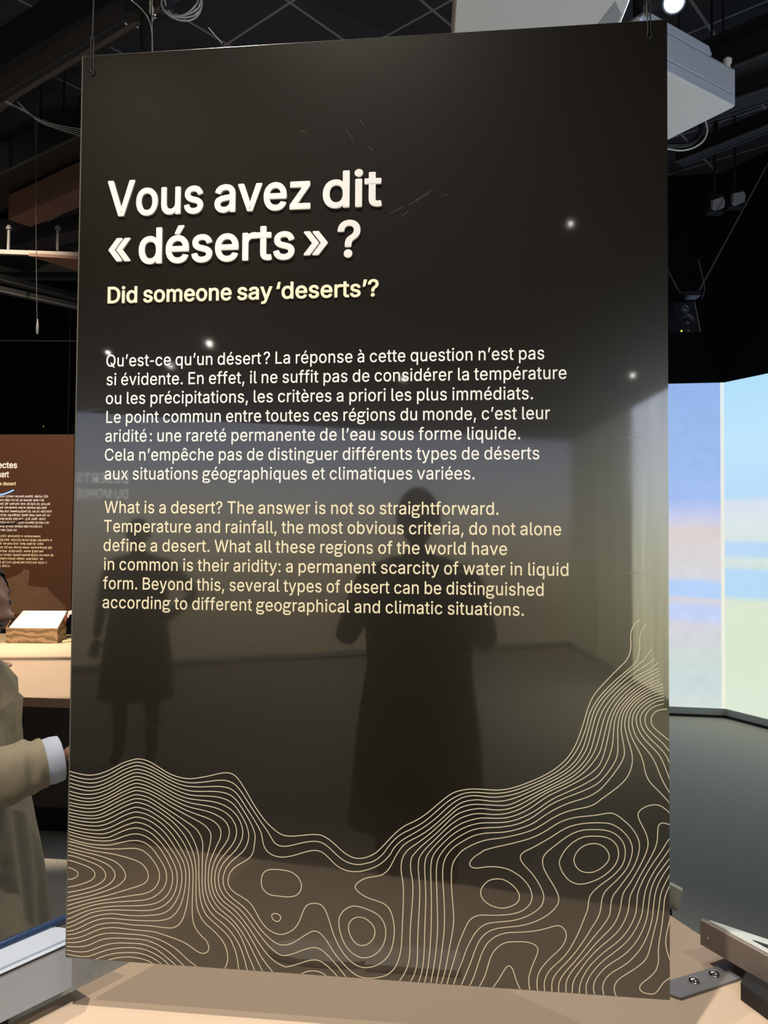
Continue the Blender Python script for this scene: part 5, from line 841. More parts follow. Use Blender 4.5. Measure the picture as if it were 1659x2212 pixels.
# ================================================================== FAR TABLE AND FAR PANEL (left)
ft = thing('exhibit_table', 'far sand beige exhibit table at the left with a wooden box on it', 'table', (-2.5, 4.5, 0))
f0, f1 = atZ(-200, 1498, TZ), atZ(230, 1512, TZ); f2, f3 = atZ(230, 1386, TZ), atZ(-200, 1380, TZ)
f2 = f2 + (f2 - f1) * .3; f3 = f3 + (f3 - f0) * .3
fp = [f0, f1, f2, f3]
MB().prism(fp, UP * -.045).build('table_top', mat('far_sand_laminate', (.66, .50, .36), .5, var=.06, vscale=2), ft)
MB().prism([f0 - UP * .0 + Vector((0, -.004, 0)), f1 + Vector((0, -.004, 0)), f1 + Vector((0, -.004, -.045)), f0 + Vector((0, -.004, -.045))], Vector((0, .003, 0))).build('front_edge', mat('peach_table_edge', (.45, .27, .19), .6, var=.2, vscale=6), ft)
fcn_ = sum(fp, Vector()) / 4; bd = [fcn_ + (p - fcn_) * .97 for p in fp]; bd[1] = Vector((f1.x, bd[1].y, TZ)); bd[0].y += .0
MB().prism([Vector((p.x, p.y, TZ - .045)) for p in bd], UP * -(TZ - .045 - .15)).build('body', mat('dark_brown_body', (.030, .024, .018), .6, var=.2, vscale=3), ft)
bd2 = [fcn_ + (p - fcn_) * .93 for p in bd]
MB().prism([Vector((p.x, p.y, .15)) for p in bd2], UP * -.15).build('plinth', mat('black_plinth', (.002, .002, .002), .9), ft)
# wooden slanted book box
yb = atZ(70, 1390, TZ).y
wood = bpy.data.materials.new('veined_oak'); wood.use_nodes = True
nt = wood.node_tree; b = nt.nodes['Principled BSDF']; tc = nt.nodes.new('ShaderNodeTexCoord'); wv = nt.nodes.new('ShaderNodeTexWave'); wv.inputs['Scale'].default_value = 7; wv.inputs['Distortion'].default_value = 9; wv.inputs['Detail'].default_value = 3; wv.inputs['Detail Scale'].default_value = 1.2; wv.bands_direction = 'Z'
cr = nt.nodes.new('ShaderNodeValToRGB'); cr.color_ramp.elements[0].color = (.14, .085, .04, 1); cr.color_ramp.elements[1].color = (.34, .22, .12, 1)
nt.links.new(tc.outputs['Object'], wv.inputs['Vector']); nt.links.new(wv.outputs['Fac'], cr.inputs[0]); nt.links.new(cr.outputs[0], b.inputs['Base Color']); b.inputs['Roughness'].default_value = .5
bx = thing('book_box', 'oak box with a slanted white page on top, on the far table', 'box', Vector((atZ(70, 1390, TZ).x, yb, TZ)))
xa, xb = atY(12, 1390, yb).x, atY(124, 1390, yb).x; zt_ = atY(60, 1357, yb).z
MB().prism([Vector((xa, yb, TZ)), Vector((xb, yb, TZ)), Vector((xb, yb, zt_)), Vector((xa, yb, zt_))], Vector((0, .16, 0))).build('box', wood, bx)
zp = atY(60, 1319, yb + .12).z
pg = [Vector((xa + .02, yb + .004, zt_ + .003)), Vector((xb - .004, yb + .004, zt_ + .003)), Vector((xb + .016, yb + .12, zp)), Vector((xa + .07, yb + .12, zp))]
MB().prism(pg, Vector((0, 0, -.012))).build('page', mat('white_printed_page', (.80, .72, .74), .6, var=.10, vscale=60), bx)
MB().prism([Vector((xb, yb + .002, zt_)), Vector((xb, yb + .12, zt_)), Vector((xb, yb + .12, zp - .02))], Vector((-.006, 0, 0))).build('wedge', wood, bx)
MB().prism([Vector((xa + .006, yb + .002, zt_)), Vector((xa + .006, yb + .12, zt_)), Vector((xa + .006, yb + .12, zp - .02))], Vector((-.006, 0, 0))).build('wedge', wood, bx)
# figurines and case beside the box
fg = thing('display_case', 'rust brown case with white and black parts beside the oak box', 'case', atZ(142, 1370, TZ) )
yf = yb + .19
for pts, m_, nm, dp in ((((126, 1329), (146, 1329), (142, 1352), (134, 1358), (122, 1356)), mat('rust_red_case', (.20, .055, .035), .6), 'case', .08), (((147, 1320), (156, 1318), (156, 1330), (150, 1338), (145, 1332)), mat('white_part', (.7, .68, .68), .5), 'white_top', .03),
                        (((150, 1328), (175, 1322), (175, 1368), (141, 1368), (143, 1352)), screen_blk, 'black_body', .1), (((130, 1358), (134, 1349), (139, 1347), (142, 1352), (141, 1366), (131, 1362)), mat('white_part', (.7, .68, .68), .5), 'white_foot', .04)):
    MB().prism([atY(x, y, yf) for x, y in pts], Vector((0, dp, 0))).build(nm, m_, fg)
mp_ = thing('folded_map', 'small folded pale map lying by the oak box', 'map', atZ(142, 1378, TZ))
MB().prism([atZ(x, y, TZ + .014) for x, y in ((134, 1386), (135, 1374), (175, 1370), (175, 1380), (150, 1384))], UP * -.013).build('map', mat('pale_yellow_map', (.60, .55, .32), .7, var=.25, vscale=30), mp_)
wr = thing('ring_tray', 'thin pale oval rim lying on the far table at the left edge', 'tray', atZ(5, 1436, TZ))
rc = atZ(-8, 1437, TZ + .01)
MB().tube([rc + Vector((math.cos(a) * .075, math.sin(a) * .10, 0)) for a in [2 * PI * k / 24 for k in range(25)]], .007, 8).build('rim', mat('pale_pink_rim', (.50, .38, .33), .5), wr, True)

# far information panel
fpy = 6.3
FO = atY(-118, 1100, fpy); tzf = atY(40, 940, fpy).z
FH = Vector((0.998, -.06, 0)).normalized(); FN = Vector((FH.y, -FH.x, 0))
if FN.y > 0: FN = -FN
FO = Vector((FO.x, FO.y, tzf - PT))
far_lit_brown = mat('brown_gloss_board_warm_lit', (.072, .033, .019), .22, ior=1.7)  # same board material as the big panel; warm light is put into its colour
fpan = thing('information_panel', 'far brown information panel at the left with white French and cream English text', 'information panel', FO + FH * .5)
panel_board(fpan, FO, FH, FN, 1.06, PT, far_lit_brown, edge_m)
def fu(px): return (atY(px, 1050, fpy).x - FO.x) / FH.x
def fv(py): return atY(60, py, fpy).z - FO.z
FA = (FO, FH, FN)
text_line(fpan, "Les insectes", fu(-56), fu(41), fv(1012), .036, *FA, CREAM, 18, 0.003, True, track=4)
text_line(fpan, "dans le désert", fu(-64), fu(23), fv(1032), .036, *FA, CREAM, 18, 0.003, True, track=4)
text_line(fpan, "Insects of the desert", fu(-56), fu(39), fv(1049), .020, *FA, YEL, 14, 0.002, False, track=4, name='subtitle')
# body copy too small to read: word-length strokes with ascenders, one mesh to a line
def stroke_line(parent, px1, py, m, px0=-108):
    mb = MB(); u = fu(px0); ue = fu(px1); v = fv(py)
    while u < ue - .01:
        wl = min(random.uniform(.02, .075), ue - u); x = u
        while x < u + wl - .003:
            k = random.random(); hh = .0135 if k < .72 else .019; lo = -.004 if k > .9 else 0
            lw_ = random.choice((.0045, .007, .0085))
            O, H_, N_ = FA
            q = lambda a, b: O + H_ * a + UP * b + N_ * .0006
            mb.add([q(x, v + lo), q(x + .0028, v + lo), q(x + .0028, v + hh), q(x, v + hh)], [(0, 1, 2, 3)])
            if k < .8: 
                yy = v + random.choice((.0, .0055, .0108))
                mb.add([q(x, yy), q(x + lw_, yy), q(x + lw_, yy + .0034), q(x, yy + .0034)], [(0, 1, 2, 3)])
                yy = v + .0105
                mb.add([q(x, yy), q(x + lw_, yy), q(x + lw_, yy + .003), q(x, yy + .003)], [(0, 1, 2, 3)])
            x += lw_ + .0015
        u += wl + .008
    mb.build('text_line', m, parent)
for k, xe in enumerate((110, 102, 118, 110, 119, 115, 105, 115, 100, 44)): stroke_line(fpan, xe, 1075 + k * 8.05, CREAM)
for k, xe in enumerate((98, 120, 104, 121, 108, 125, 103, 111, 31)): stroke_line(fpan, xe, 1160.5 + k * 8.05, YEL)
# paler brown dune shape at the foot
du = [(-118, 1325), (-118, 1250), (-20, 1262), (30, 1248), (44, 1243), (56, 1236), (60, 1229), (72, 1230), (73, 1240), (70, 1264), (95, 1267), (112, 1268), (122, 1280), (135, 1292), (152, 1306), (152, 1325)]
hp_ = [FO + FH * fu(x) + UP * max(.002, fv(y)) + FN * .0005 for x, y in du]
mbd = MB(); tt = tessellate_polygon([[Vector((fu(x), fv(y), 0)) for x, y in du]]); mbd.add(hp_, [tuple(t) for t in tt])
mbd.build('dune_shape', mat('dune_shape', (.12, .068, .040), .4, var=.35, vscale=40), fpan)
for u in (.05, 1.01):
    t = FO + FH * u + UP * (PT - .03)
    hw_ = thing('hanging_wire', 'thin wire holding the %s top corner of the far brown panel' % ('left' if u < .5 else 'right'), 'wire', t)
    MB().tube([t + FN * .002, t + UP * .04 + FN * .002, Vector((t.x, t.y, CEIL))], .0015, 6).build('wire', wire_m, hw_, True)
# blue glowing arc in front of it
ba = thing('blue_arc', 'short curved blue glowing line in front of the far brown panel', 'light', atY(10, 1066, 6.0))
MB().tube(catmull([atY(-60, 1062, 6.0), atY(-20, 1069, 6.0), atY(5, 1068, 6.0), atY(20, 1063, 6.0), atY(30, 1058.5, 6.0)], False, 6), [.006] * 24 + [.004], 8).build('tube', mat('blue_glow', (.2, .4, .9), .4, emis=(.16, .36, .9), estr=.9), ba, True)
MB().tube([atY(-58, 1062, 6.0), atY(-58, 800, 6.0), Vector((atY(-58, 800, 6.0).x, 6.0, CEIL))], .002, 6).build('wire', wire_m, ba, True)
# warm lamps for the far group
track_lamp(Vector((-2.6, 3.0, 4.3)), FO + FH * .6 + UP * .9, 'warm ceiling spotlight lighting the far panel and table', 950, WARM, 50, .03, estr=30, soft=.03)
track_lamp(Vector((-3.0, 5.0, 4.2)), Vector((-2.0, 5.0, .7)), 'warm ceiling spotlight straight above the far table', 760, (1, .84, .66), 38, .03, estr=30, soft=.02, blend=.25)

# ================================================================== PEOPLE
skin = mat('dark_brown_skin', (.16, .088, .062), .5, 0.5, bump=.25, bscale=350, var=.15, vscale=25)
hair_m = mat('short_black_hair', (.010, .009, .012), .7, bump=.9, bscale=700)
coat_m = mat('olive_beige_trench_cloth', (.225, .192, .135), .85, .2, var=.14, vscale=30, bump=.4, bscale=900)
coat_in = mat('coat_shadow_cloth', (.10, .085, .055), .9, .2)
shirt_m = mat('pale_blue_shirt', (.36, .40, .48), .8, .2, bump=.3, bscale=600)
dark_cl = mat('black_clothes', (.035, .032, .030), .9, .2); navy_m = mat('dark_trousers', (.012, .013, .018), .9, .2)
def frame(fwd):
    f = Vector((fwd[0], fwd[1], 0)).normalized(); return f, Vector((-f.y, f.x, 0)), UP.copy()
def head(parent, c, fwd, tilt, H=.225, skin_=skin, hair_=hair_m, detail=True):
    """c: head centre; fwd: look direction; builds skull with face, eyes, ears and hair"""
    f, l, u = frame(fwd)
    R = Matrix.Rotation(tilt, 3, l); f = R @ f; u = R @ u
    A, B_, D = .096 * H / .225, .075 * H / .225, H / 2
    def g(x, s): return math.exp(-(x * x) / (2 * s * s))
    n1, n2 = (96, 72) if detail else (28, 20)
    vs_ = []; hv = []
    def surf(th, ph):
        # th around (0 = front), ph from the chin (-pi/2) to the crown
        cz = math.sin(ph); cr_ = math.cos(ph)
        x = math.cos(th) * cr_; y = math.sin(th) * cr_; z = cz
        X, Y, Z = x * A, y * B_, z * D
        k = H / .225
        zz = Z / k; yy = Y / k
        front = max(0, x) ** .7
        # jaw narrows and comes forward, skull bulges behind
        if zz < 0: Y *= 1 - .30 * min(1, (-zz / .112)) ** 1.3
        if x < 0: X *= 1.12 - .35 * max(0, -zz / .112); Z += (.010 * k * -x if zz > 0 else .02 * k * (-x) * 1.2)
        if x > 0: X *= 1 + .05 * g(zz + .07, .05)
        if x > 0:
            X += k * front * (.010 * g(zz - .030, .012) * g(yy, .045)          # brow
                 - .012 * g(zz - .010, .014) * (g(yy - .033, .015) + g(yy + .033, .015))     # eye sockets
                 + .008 * g(zz + .022, .020) * (g(yy - .042, .018) + g(yy + .042, .018))     # cheeks
                 + .030 * g(yy, .0095) * (g(zz + .020, .011) + .62 * g(zz + .002, .016) + .25 * g(zz - .016, .012))  # nose
                 + .010 * g(zz + .026, .009) * (g(yy - .014, .007) + g(yy + .014, .007))    # nostrils
                 - .010 * g(zz + .038, .006) * g(yy, .02)
                 + .013 * g(zz + .050, .0055) * g(yy, .020) + .013 * g(zz + .064, .006) * g(yy, .018)  # lips
                 - .007 * g(zz + .0572, .0024) * g(yy, .022)
                 - .006 * g(zz + .076, .006) * g(yy, .02)
                 + .010 * g(zz + .094, .012) * g(yy, .022))                   # chin
        return X, Y, Z
    for j in range(n2 + 1):
        ph = -PI / 2 + PI * j / n2
        for i in range(n1):
            X, Y, Z = surf(2 * PI * i / n1, ph); vs_.append(c + f * X + l * Y + u * Z)
    fs_ = [(j * n1 + i, j * n1 + (i + 1) % n1, (j + 1) * n1 + (i + 1) % n1, (j + 1) * n1 + i) for j in range(n2) for i in range(n1)]
    hd = link('head', vs_, fs_, skin_, parent, True)
    # hair cap
    hvv = []; hidx = {}; hf = []
    def hair_on(th, ph):
        t = abs((th + PI) % (2 * PI) - PI); line = .62 + .12 * math.cos(t * 2) if t < 1.0 else (.25 if t < 1.5 else (-.05 if t < 1.9 else -.45))
        return math.sin(ph) > line
    for j in range(n2 + 1):
        ph = -PI / 2 + PI * j / n2
        for i in range(n1):
            th = 2 * PI * i / n1
            if not hair_on(th, ph): continue
            X, Y, Z = surf(th, ph); p = Vector((X, Y, Z)); nn = p.normalized()
            p = p + nn * (.0075 + .0022 * noise.noise(p * 160)) * H / .225
            hidx[(j, i)] = len(hvv); hvv.append(c + f * p.x + l * p.y + u * p.z)
    for j in range(n2):
        for i in range(n1):
            q_ = [(j, i), (j, (i + 1) % n1), (j + 1, (i + 1) % n1), (j + 1, i)]
            if all(k in hidx for k in q_): hf.append(tuple(hidx[k] for k in q_))
    link('hair', hvv, hf, hair_, parent, True)
    k = H / .225; parent = hd
    for s in (-1, 1):
        e = c + l * (s * B_ * .98) - f * .006 * k + u * (.0 * k)
        MB().rings([[e + l * s * d_ + f * (math.cos(a) * rx_ - .004) + u * (math.sin(a) * rz_) for a in [2 * PI * q / 14 for q in range(14)]] for d_, rx_, rz_ in ((-.004, .010 * k, .020 * k), (.005, .015 * k, .030 * k), (.010, .017 * k, .032 * k), (.011, .012 * k, .025 * k), (.006, .008 * k, .018 * k))]).build('ear', skin_, parent, True)
        if detail:
            ec = c + l * (s * .032 * k) + f * (A * .885 - .004) + u * (.010 * k)
            MB().lathe(ec - f * .010, f, [(0, .009), (.004, .0112), (.010, .0115), (.016, .0095), (.019, .005), (.020, .001)], 20).build('eye', mat('eye_white', (.45, .42, .40), .25), parent, True)
            MB().lathe(ec + f * .0088, f, [(0, .0056), (.0014, .003), (.0016, .0006)], 16).build('iris', mat('dark_iris', (.01, .006, .004), .1), parent, True)
            br_ = [c + l * (s * (.016 + .034 * t_)) * k + f * (A * (.945 - .27 * t_ * t_)) + u * (.034 + .006 * math.sin(t_ * 2.6)) * k for t_ in (0, .25, .5, .75, 1)]
            MB().tube(br_, [.002, .0032, .003, .0024, .001], 6).build('eyebrow', hair_, parent, True)
            lid = [c + l * (s * (.019 + .027 * t_)) * k + f * (A * (.925 - .12 * t_ * t_) + .0025) + u * (.0115 + .008 * math.sin(t_ * PI)) * k for t_ in (0, .25, .5, .75, 1)]
            MB().tube(lid, [.0012, .0026, .003, .0026, .0012], 6).build('eyelid', skin_, parent, True)
    return f, l, u
def skin_body(parent, joints, edges, m, name='body', sub=2):
    me = bpy.data.meshes.new(name); off = root_off(parent)
    names = list(joints); me.from_pydata([Vector(joints[k][0]) - off for k in names], [(names.index(a), names.index(b)) for a, b in edges], [])
    o = bpy.data.objects.new(name, me); COL.objects.link(o); o.parent = parent
    md = o.modifiers.new('skin', 'SKIN'); md.use_smooth_shade = True
    for i, k in enumerate(names):
        sv = me.skin_vertices[0].data[i]; r_ = joints[k][1]; sv.radius = r_ if isinstance(r_, tuple) else (r_, r_); sv.use_root = (i == 0)
    s2 = o.modifiers.new('sub', 'SUBSURF'); s2.levels = sub; s2.render_levels = sub
    me.materials.append(m)
    dg = bpy.context.evaluated_depsgraph_get(); dg.update()
    me2 = bpy.data.meshes.new_from_object(o.evaluated_get(dg)); o.modifiers.clear(); o.data = me2
    for p in me2.polygons: p.use_smooth = True
    if not me2.materials: me2.materials.append(m)
    return o
def hand(parent, w, d, palm_n, m, curl=.5, size=1.0, left=False):
    """w wrist point, d direction of the fingers, palm_n palm normal"""
    d = Vector(d).normalized(); pn = Vector(palm_n); pn = (pn - d * pn.dot(d)).normalized(); s = d.cross(pn) * (-1 if left else 1)
    J = {'wr': (w, (.026 * size, .019 * size)), 'pm': (w + d * .045 * size, (.038 * size, .015 * size)), 'pe': (w + d * .082 * size, (.036 * size, .013 * size))}
    E_ = [('wr', 'pm'), ('pm', 'pe')]
    skin_body(parent, J, E_, m, 'palm', 2)
    for i, (oy, ln, a0) in enumerate(((-.028, .070, .02), (-.010, .080, 0), (.010, .074, 0), (.028, .058, -.03))):
        b0 = w + d * .078 * size + s * oy * size; pts = [b0 - d * .015 * size]; dir_ = d.copy(); p = b0
        pts.append(p)
        for k_, fr_ in enumerate((.45, .32, .23)):
            dir_ = (dir_ + pn * curl * (.5 + .4 * k_)).normalized(); p = p + dir_ * ln * fr_ * size; pts.append(p)
        skin_body(parent, {str(q): (pp, (.0095 - .0006 * q) * size) for q, pp in enumerate(pts)}, [(str(q), str(q + 1)) for q in range(len(pts) - 1)], m, 'finger', 2)
    b0 = w + d * .025 * size - s * .030 * size
    pts = [w + d * .012 * size - s * .012 * size, b0, b0 + (d * .7 - s * .7 + pn * .3) * .030 * size, b0 + (d * .95 - s * .8 + pn * .5) * .050 * size]
    skin_body(parent, {str(q): (pp, (.0115 - .0008 * q) * size) for q, pp in enumerate(pts)}, [(str(q), str(q + 1)) for q in range(len(pts) - 1)], m, 'thumb', 2)
def loft(name, rows, m, parent, n=64, fold=0.0, fr_=9, seed=1.0, cap=True, openf=None):
    """rows: (centre, rx, ry, axis f, axis l)"""
    rings = []
    for j, (c, rx, ry, f, l) in enumerate(rows):
        t = j / (len(rows) - 1); r = []
        for i in range(n):
            a = 2 * PI * i / n
            k = 1 + fold * (.35 + .65 * t) * (1 if t > .06 else t / .06) * (math.sin(a * fr_ + seed + 1.5 * math.sin(3 * t + a)) * .6 + .4 * math.sin(a * (fr_ * 2 + 1) + seed * 3 + t * 4))
            k += .012 * noise.noise(Vector((math.cos(a) * 3, math.sin(a) * 3, j * .7 + seed)))
            r.append(Vector(c) + Vector(f) * math.cos(a) * rx * k + Vector(l) * math.sin(a) * ry * k)
        rings.append(r)
    return MB().rings(rings, cap).build(name, m, parent, True)

# --- the visitor at the left edge
vf = Vector((.95, -.31, 0)).normalized(); vl = Vector((-vf.y, vf.x, 0))      # facing, his left
hc = atY(-58, 1303, 1.95)
v = thing('person', 'person in an olive beige trench coat leaning over the table at the left edge', 'person', Vector((hc.x - .10, hc.y + .02, 0)))
head(v, hc, vf, .10, H=.212)
bx0 = Vector((hc.x - .068, hc.y + .015, 0))
def at(dx, dy, z): return Vector((bx0.x, bx0.y, 0)) + vf * dx + vl * dy + UP * z
# one continuous body: trunk, neck, arms and legs
NK = hc - UP * .135 - vf * .035
sh_z = NK.z - .055
Rw = atY(150, 1632, 1.93); Re = atY(-75, 1695, 1.80); Rs = at(-.01, -.175, sh_z)
Lw = at(-.10, .12, .66); Le = at(-.13, .14, .90); Ls = at(-.06, .13, sh_z - .02)
Jt = {'hip': (at(-.02, 0, .80), (.155, .105)), 'waist': (at(-.01, 0, .95), (.135, .095)), 'chest': (at(0, 0, sh_z - .12), (.155, .105)), 'neck0': (at(-.01, 0, sh_z + .01), (.075, .07)),
      'neck': (NK, (.052, .055)), 'neck2': (hc - UP * .06 - vf * .015, (.050, .052)), 'rs': (Rs, .055), 're': (Re, .043), 'rw': (Rw, .024), 'ls': (Ls, .055), 'le': (Le, .043), 'lw': (Lw, .024),
      'rh': (at(-.02, -.09, .74), .085), 'rk': (at(.02, -.10, .42), .056), 'ra': (at(-.02, -.10, .09), .038), 'rt': (at(.13, -.11, .035), (.036, .028)),
      'lh': (at(-.02, .09, .74), .085), 'lk': (at(.03, .10, .42), .056), 'lan': (at(-.01, .10, .09), .038), 'lt': (at(.14, .11, .035), (.036, .028))}
Ed = [('hip', 'waist'), ('waist', 'chest'), ('chest', 'neck0'), ('neck0', 'neck'), ('neck', 'neck2'), ('chest', 'rs'), ('rs', 're'), ('re', 'rw'), ('chest', 'ls'), ('ls', 'le'), ('le', 'lw'),
      ('hip', 'rh'), ('rh', 'rk'), ('rk', 'ra'), ('ra', 'rt'), ('hip', 'lh'), ('lh', 'lk'), ('lk', 'lan'), ('lan', 'lt')]
skin_body(v, Jt, Ed, skin, 'body')
# trousers and shoes
for s, hk, kk, ak, tk in ((-1, 'rh', 'rk', 'ra', 'rt'), (1, 'lh', 'lk', 'lan', 'lt')):
    h_, k_, a_, t_ = [Jt[q][0] for q in (hk, kk, ak, tk)]
    MB().tube(catmull([h_ + UP * .1, h_, k_, a_ + UP * .02, a_ - UP * .01], False, 4), [.10, .10, .10, .102, .102, .10, .095, .088, .082, .079, .078, .077, .076, .076, .076, .076, .076][:17], 18).build('trouser_leg', navy_m, v, True)
    sp = a_ - UP * .09
    MB().rings([[sp + vf * x_ + vl * (math.cos(a) * wy) + UP * (max(0, math.sin(a)) * hz_ + .001) for a in [PI * q / 10 for q in range(11)]] for x_, wy, hz_ in ((-.07, .026, .05), (-.05, .042, .085), (.03, .046, .09), (.10, .050, .06), (.16, .044, .045), (.195, .020, .02))], True).build('shoe', skirt_m, v, True)
# coat: back and skirt, opened in front
def coat_row(dx, z, rx, ry): return (at(dx, 0, z), rx, ry, vf, vl)
rows = [coat_row(-.02, sh_z + .045, .075, .10), coat_row(-.015, sh_z + .02, .105, .165), coat_row(-.01, sh_z - .03, .125, .205), coat_row(-.005, sh_z - .12, .140, .205), coat_row(0, 1.00, .145, .20), coat_row(0, .92, .150, .20), coat_row(.005, .80, .165, .215), coat_row(.01, .66, .185, .235), coat_row(.015, .52, .200, .25), coat_row(.02, .38, .212, .262)]
loft('coat', rows, coat_m, v, n=120, fold=.085, fr_=9, seed=.6)
# collar, lapel and storm flap
cz = sh_z + .05
col = MB()
ca_ = []
for i in range(25):
    a = -2.5 + 5.0 * i / 24 + PI
    rr1, rr2 = .076, .100
    zz = cz + .035 - .05 * max(0, -math.cos(a)) * 0
    ca_.append((at(-.015 + math.cos(a) * rr1, math.sin(a) * rr1 * 1.05, cz + .04 + .012 * math.cos(a + PI)), at(-.012 + math.cos(a) * rr2, math.sin(a) * rr2 * 1.25, cz - .012 - .035 * max(0, math.cos(a)))))
vs_ = [p for pr in ca_ for p in pr]; vs2 = [p + (p - at(-.01, 0, p.z)).normalized() * .004 for p in vs_]
fsx = [(2 * i, 2 * i + 1, 2 * i + 3, 2 * i + 2) for i in range(24)]; nV = len(vs_)
col.add(vs_ + vs2, fsx + [tuple(reversed([q + nV for q in f])) for f in fsx] + [(2 * i, 2 * i + 2, 2 * i + 2 + nV, 2 * i + nV) for i in range(24)] + [(2 * i + 1 + nV, 2 * i + 3 + nV, 2 * i + 3, 2 * i + 1) for i in range(24)])
col.build('collar', coat_m, v, True)
for s, nm in ((-1, 'lapel'), (1, 'lapel')):
    lp = [at(.105, s * .055, sh_z - .0), at(.150, s * .085, sh_z - .05), at(.158, s * .070, sh_z - .18), at(.150, s * .02, .93), at(.138, s * .012, 1.0), at(.128, s * .03, sh_z - .08)]
    MB().prism(lp, vf * .008).build(nm, coat_m, v)
# sleeves: loose, wrinkled, ending at a turned cuff
def sleeve(sh, el, wr_, r0, r1, r2, m, name, end=.86):
    pth = catmull([sh + UP * .015, sh.lerp(el, .5) , el, el.lerp(wr_, .5), el.lerp(wr_, end)], False, 8)
    n = len(pth); rr = []
    for i in range(n):
        t = i / (n - 1); r = (r0 + (r1 - r0) * min(1, t * 2)) if t < .5 else (r1 + (r2 - r1) * (t - .5) * 2)
        rr.append(r)
    mb = MB(); rings = []; a = None
    for i, p in enumerate(pth):
        tg = (pth[min(i + 1, n - 1)] - pth[max(i - 1, 0)]).normalized()
        if a is None: a = tg.orthogonal().normalized()
        a = (a - tg * a.dot(tg)).normalized(); b_ = tg.cross(a); ring_ = []
        for k in range(32):
            an = 2 * PI * k / 32
            wob = 1 + .09 * noise.noise(Vector((math.cos(an) * 1.3, math.sin(an) * 1.3, i * .35))) + .05 * math.sin(i * 1.1 + 2.3 * math.cos(an))
            ring_.append(p + (a * math.cos(an) + b_ * math.sin(an)) * rr[i] * wob)
        rings.append(ring_)
    mb.rings(rings).build(name, m, v, True)
    return pth[-1], (pth[-1] - pth[-3]).normalized()
e1, dd1 = sleeve(Rs, Re, Rw, .085, .076, .058, coat_m, 'sleeve', .74)
e2, dd2 = sleeve(Ls, Le, Lw, .080, .066, .056, coat_m, 'sleeve', .86)
for e_, dd_, nm, R0 in ((e1, dd1, 'shirt_cuff', .053), (e2, dd2, 'shirt_cuff', .045)):
    MB().lathe(e_ - dd_ * .02, dd_, [(0, R0 * .9), (.02, R0 * 1.02), (.04, R0 * 1.06), (.058, R0 * 1.02), (.060, R0 * .94), (.050, R0 * .86), (.02, R0 * .8)], 28).build(nm, shirt_m, v, True)
hand(v, Rw - (Rw - Re).normalized() * .02, (Rw - Re).normalized() + Vector((0, 0, .25)), Vector((.1, .5, -.8)), skin, .45)
hand(v, Lw, (Lw - Le).normalized() + Vector((0, 0, -.2)), Vector((.1, -.5, -.8)), skin, .45, left=True)

track_lamp(Vector((.3, .4, 4.3)), hc - UP * .3, 'added spotlight, unseen, brightening the person in the trench coat', 120, NEUT, 26, .03, estr=30)  # lamp put in to brighten the visitor's coat and face
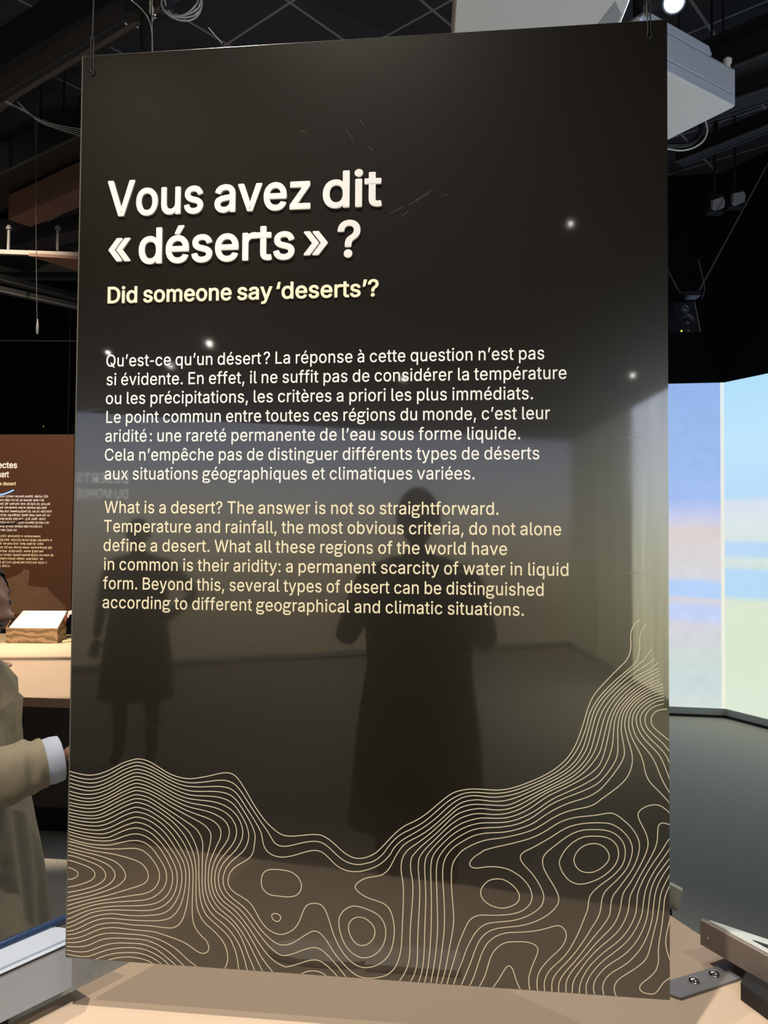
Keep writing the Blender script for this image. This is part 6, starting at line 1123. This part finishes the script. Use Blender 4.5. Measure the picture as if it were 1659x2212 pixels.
# --- figures that only show as dark reflections in the panel
def bystander(pos, fwd, hgt, label, pose='stand', tone=dark_cl, skn=None):
    f, l, u = frame(fwd); k = hgt / 1.72
    r = thing('person', label, 'person', Vector((pos.x, pos.y, 0)))
    def a(dx, dy, z): return Vector((pos.x, pos.y, 0)) + (f * dx + l * dy + UP * z) * k
    J = {'hip': (a(0, 0, .92), (.16 * k, .11 * k)), 'waist': (a(0, 0, 1.1), (.13 * k, .095 * k)), 'chest': (a(0, 0, 1.30), (.16 * k, .11 * k)), 'n0': (a(0, 0, 1.43), (.07 * k, .065 * k)), 'n1': (a(.01, 0, 1.52), (.05 * k, .05 * k)),
         'rh': (a(0, -.10, .85), .09 * k), 'rk': (a(.02, -.11, .48), .06 * k), 'ra': (a(0, -.11, .09), .042 * k), 'rt': (a(.15, -.12, .035), (.04 * k, .03 * k)),
         'lh': (a(0, .10, .85), .09 * k), 'lk': (a(.02, .11, .48), .06 * k), 'la': (a(0, .11, .09), .042 * k), 'lt': (a(.15, .12, .035), (.04 * k, .03 * k)),
         'rs': (a(0, -.19, 1.40), .06 * k), 'ls': (a(0, .19, 1.40), .06 * k)}
    if pose == 'phone': arms = {'re': (.10, -.27, 1.14), 'rw': (.30, -.10, 1.36), 'le': (.10, .27, 1.14), 'lw': (.30, .10, 1.36)}
    elif pose == 'hip': arms = {'re': (-.02, -.40, 1.18), 'rw': (.06, -.20, 1.0), 'le': (-.02, .25, 1.12), 'lw': (.08, .26, .88)}
    else: arms = {'re': (-.02, -.25, 1.12), 'rw': (.06, -.27, .87), 'le': (-.02, .25, 1.12), 'lw': (.06, .27, .87)}
    rad = {'re': .045, 'rw': .028, 'le': .045, 'lw': .028}
    for q, p in arms.items(): J[q] = (a(*p), rad[q] * k)
    E_ = [('hip', 'waist'), ('waist', 'chest'), ('chest', 'n0'), ('n0', 'n1'), ('hip', 'rh'), ('rh', 'rk'), ('rk', 'ra'), ('ra', 'rt'), ('hip', 'lh'), ('lh', 'lk'), ('lk', 'la'), ('la', 'lt'), ('chest', 'rs'), ('rs', 're'), ('re', 'rw'), ('chest', 'ls'), ('ls', 'le'), ('le', 'lw')]
    skin_body(r, J, E_, tone, 'body', 2)
    head(r, a(.03, 0, 1.605), fwd, .05, H=.225 * k, skin_=skn or skin, detail=False)
    rr_ = [(a(0, 0, z) , rx * k, ry * k, f, l) for z, rx, ry in ((1.46, .08, .10), (1.42, .12, .19), (1.30, .15, .215), (1.05, .15, .20), (.80, .18, .235), (.45, .20, .26))]
    loft('long_coat', rr_, tone, r, n=40, fold=.05, fr_=7)
    for q, e_, lf in (('rw', 're', False), ('lw', 'le', True)):
        hand(r, J[q][0], (J[q][0] - J[e_][0]), f, skn or skin, .4, k, lf)
    return r, a
mp1 = mirror(atY(905, 1153, 2.95))
r_, a_p = bystander(Vector((mp1.x, mp1.y, 0)), (0.05, 1, 0), 1.70, 'person in black clothes taking the photograph, seen mirrored in the panel', 'phone')
mp2 = mirror(atY(300, 1153, 5.2)); bystander(Vector((mp2.x, mp2.y, 0)), (.3, 1, 0), 1.62, 'person in dark clothes with a hand on the hip, mirrored in the panel at left', 'hip')
#mp3 = mirror(atY(600, 1153, 4.6)); bystander(Vector((mp3.x, mp3.y, 0)), (-.2, 1, 0), 1.12, 'child in dark clothes mirrored in the middle of the panel', 'stand')
# mirrored picture title on the rear projection
def on_rear(px, py):          # spot of the rear projection whose mirror image falls there
    a2, b2 = mirror(RM[2]), mirror(RM[3]); r = ray(px, py); d_ = b2 - a2
    # CAM + r*t = a2 + d_*k in the ground plane
    det = r.x * -d_.y + r.y * d_.x; ex, ey = a2.x - CAM.x, a2.y - CAM.y
    t = (ex * -d_.y + ey * d_.x) / det; return mirror(CAM + r * t)
tt0 = on_rear(276, 1048); tt1 = on_rear(165, 1044)
TH_ = (tt1 - tt0); TH_.z = 0; wT = TH_.length; TH_.normalize(); TN_ = Vector((-TH_.y, TH_.x, 0))
if TN_.dot(PO - tt0) < 0: TN_ = -TN_
proj_let = mat('projected_lettering', (.8, .8, .8), .6, emis=(1.0, .97, .92), estr=3.4)
rt3 = rs
text_line(rt3, "DESERTS", 0, wT, 0.02, .075, Vector(tt0) + TN_ * .004, TH_, TN_, proj_let, 3, .002)
text_line(rt3, "DU MONDE", 0, wT, -.15, .075, Vector(tt0) + TN_ * .004, TH_, TN_, proj_let, 3, .002)
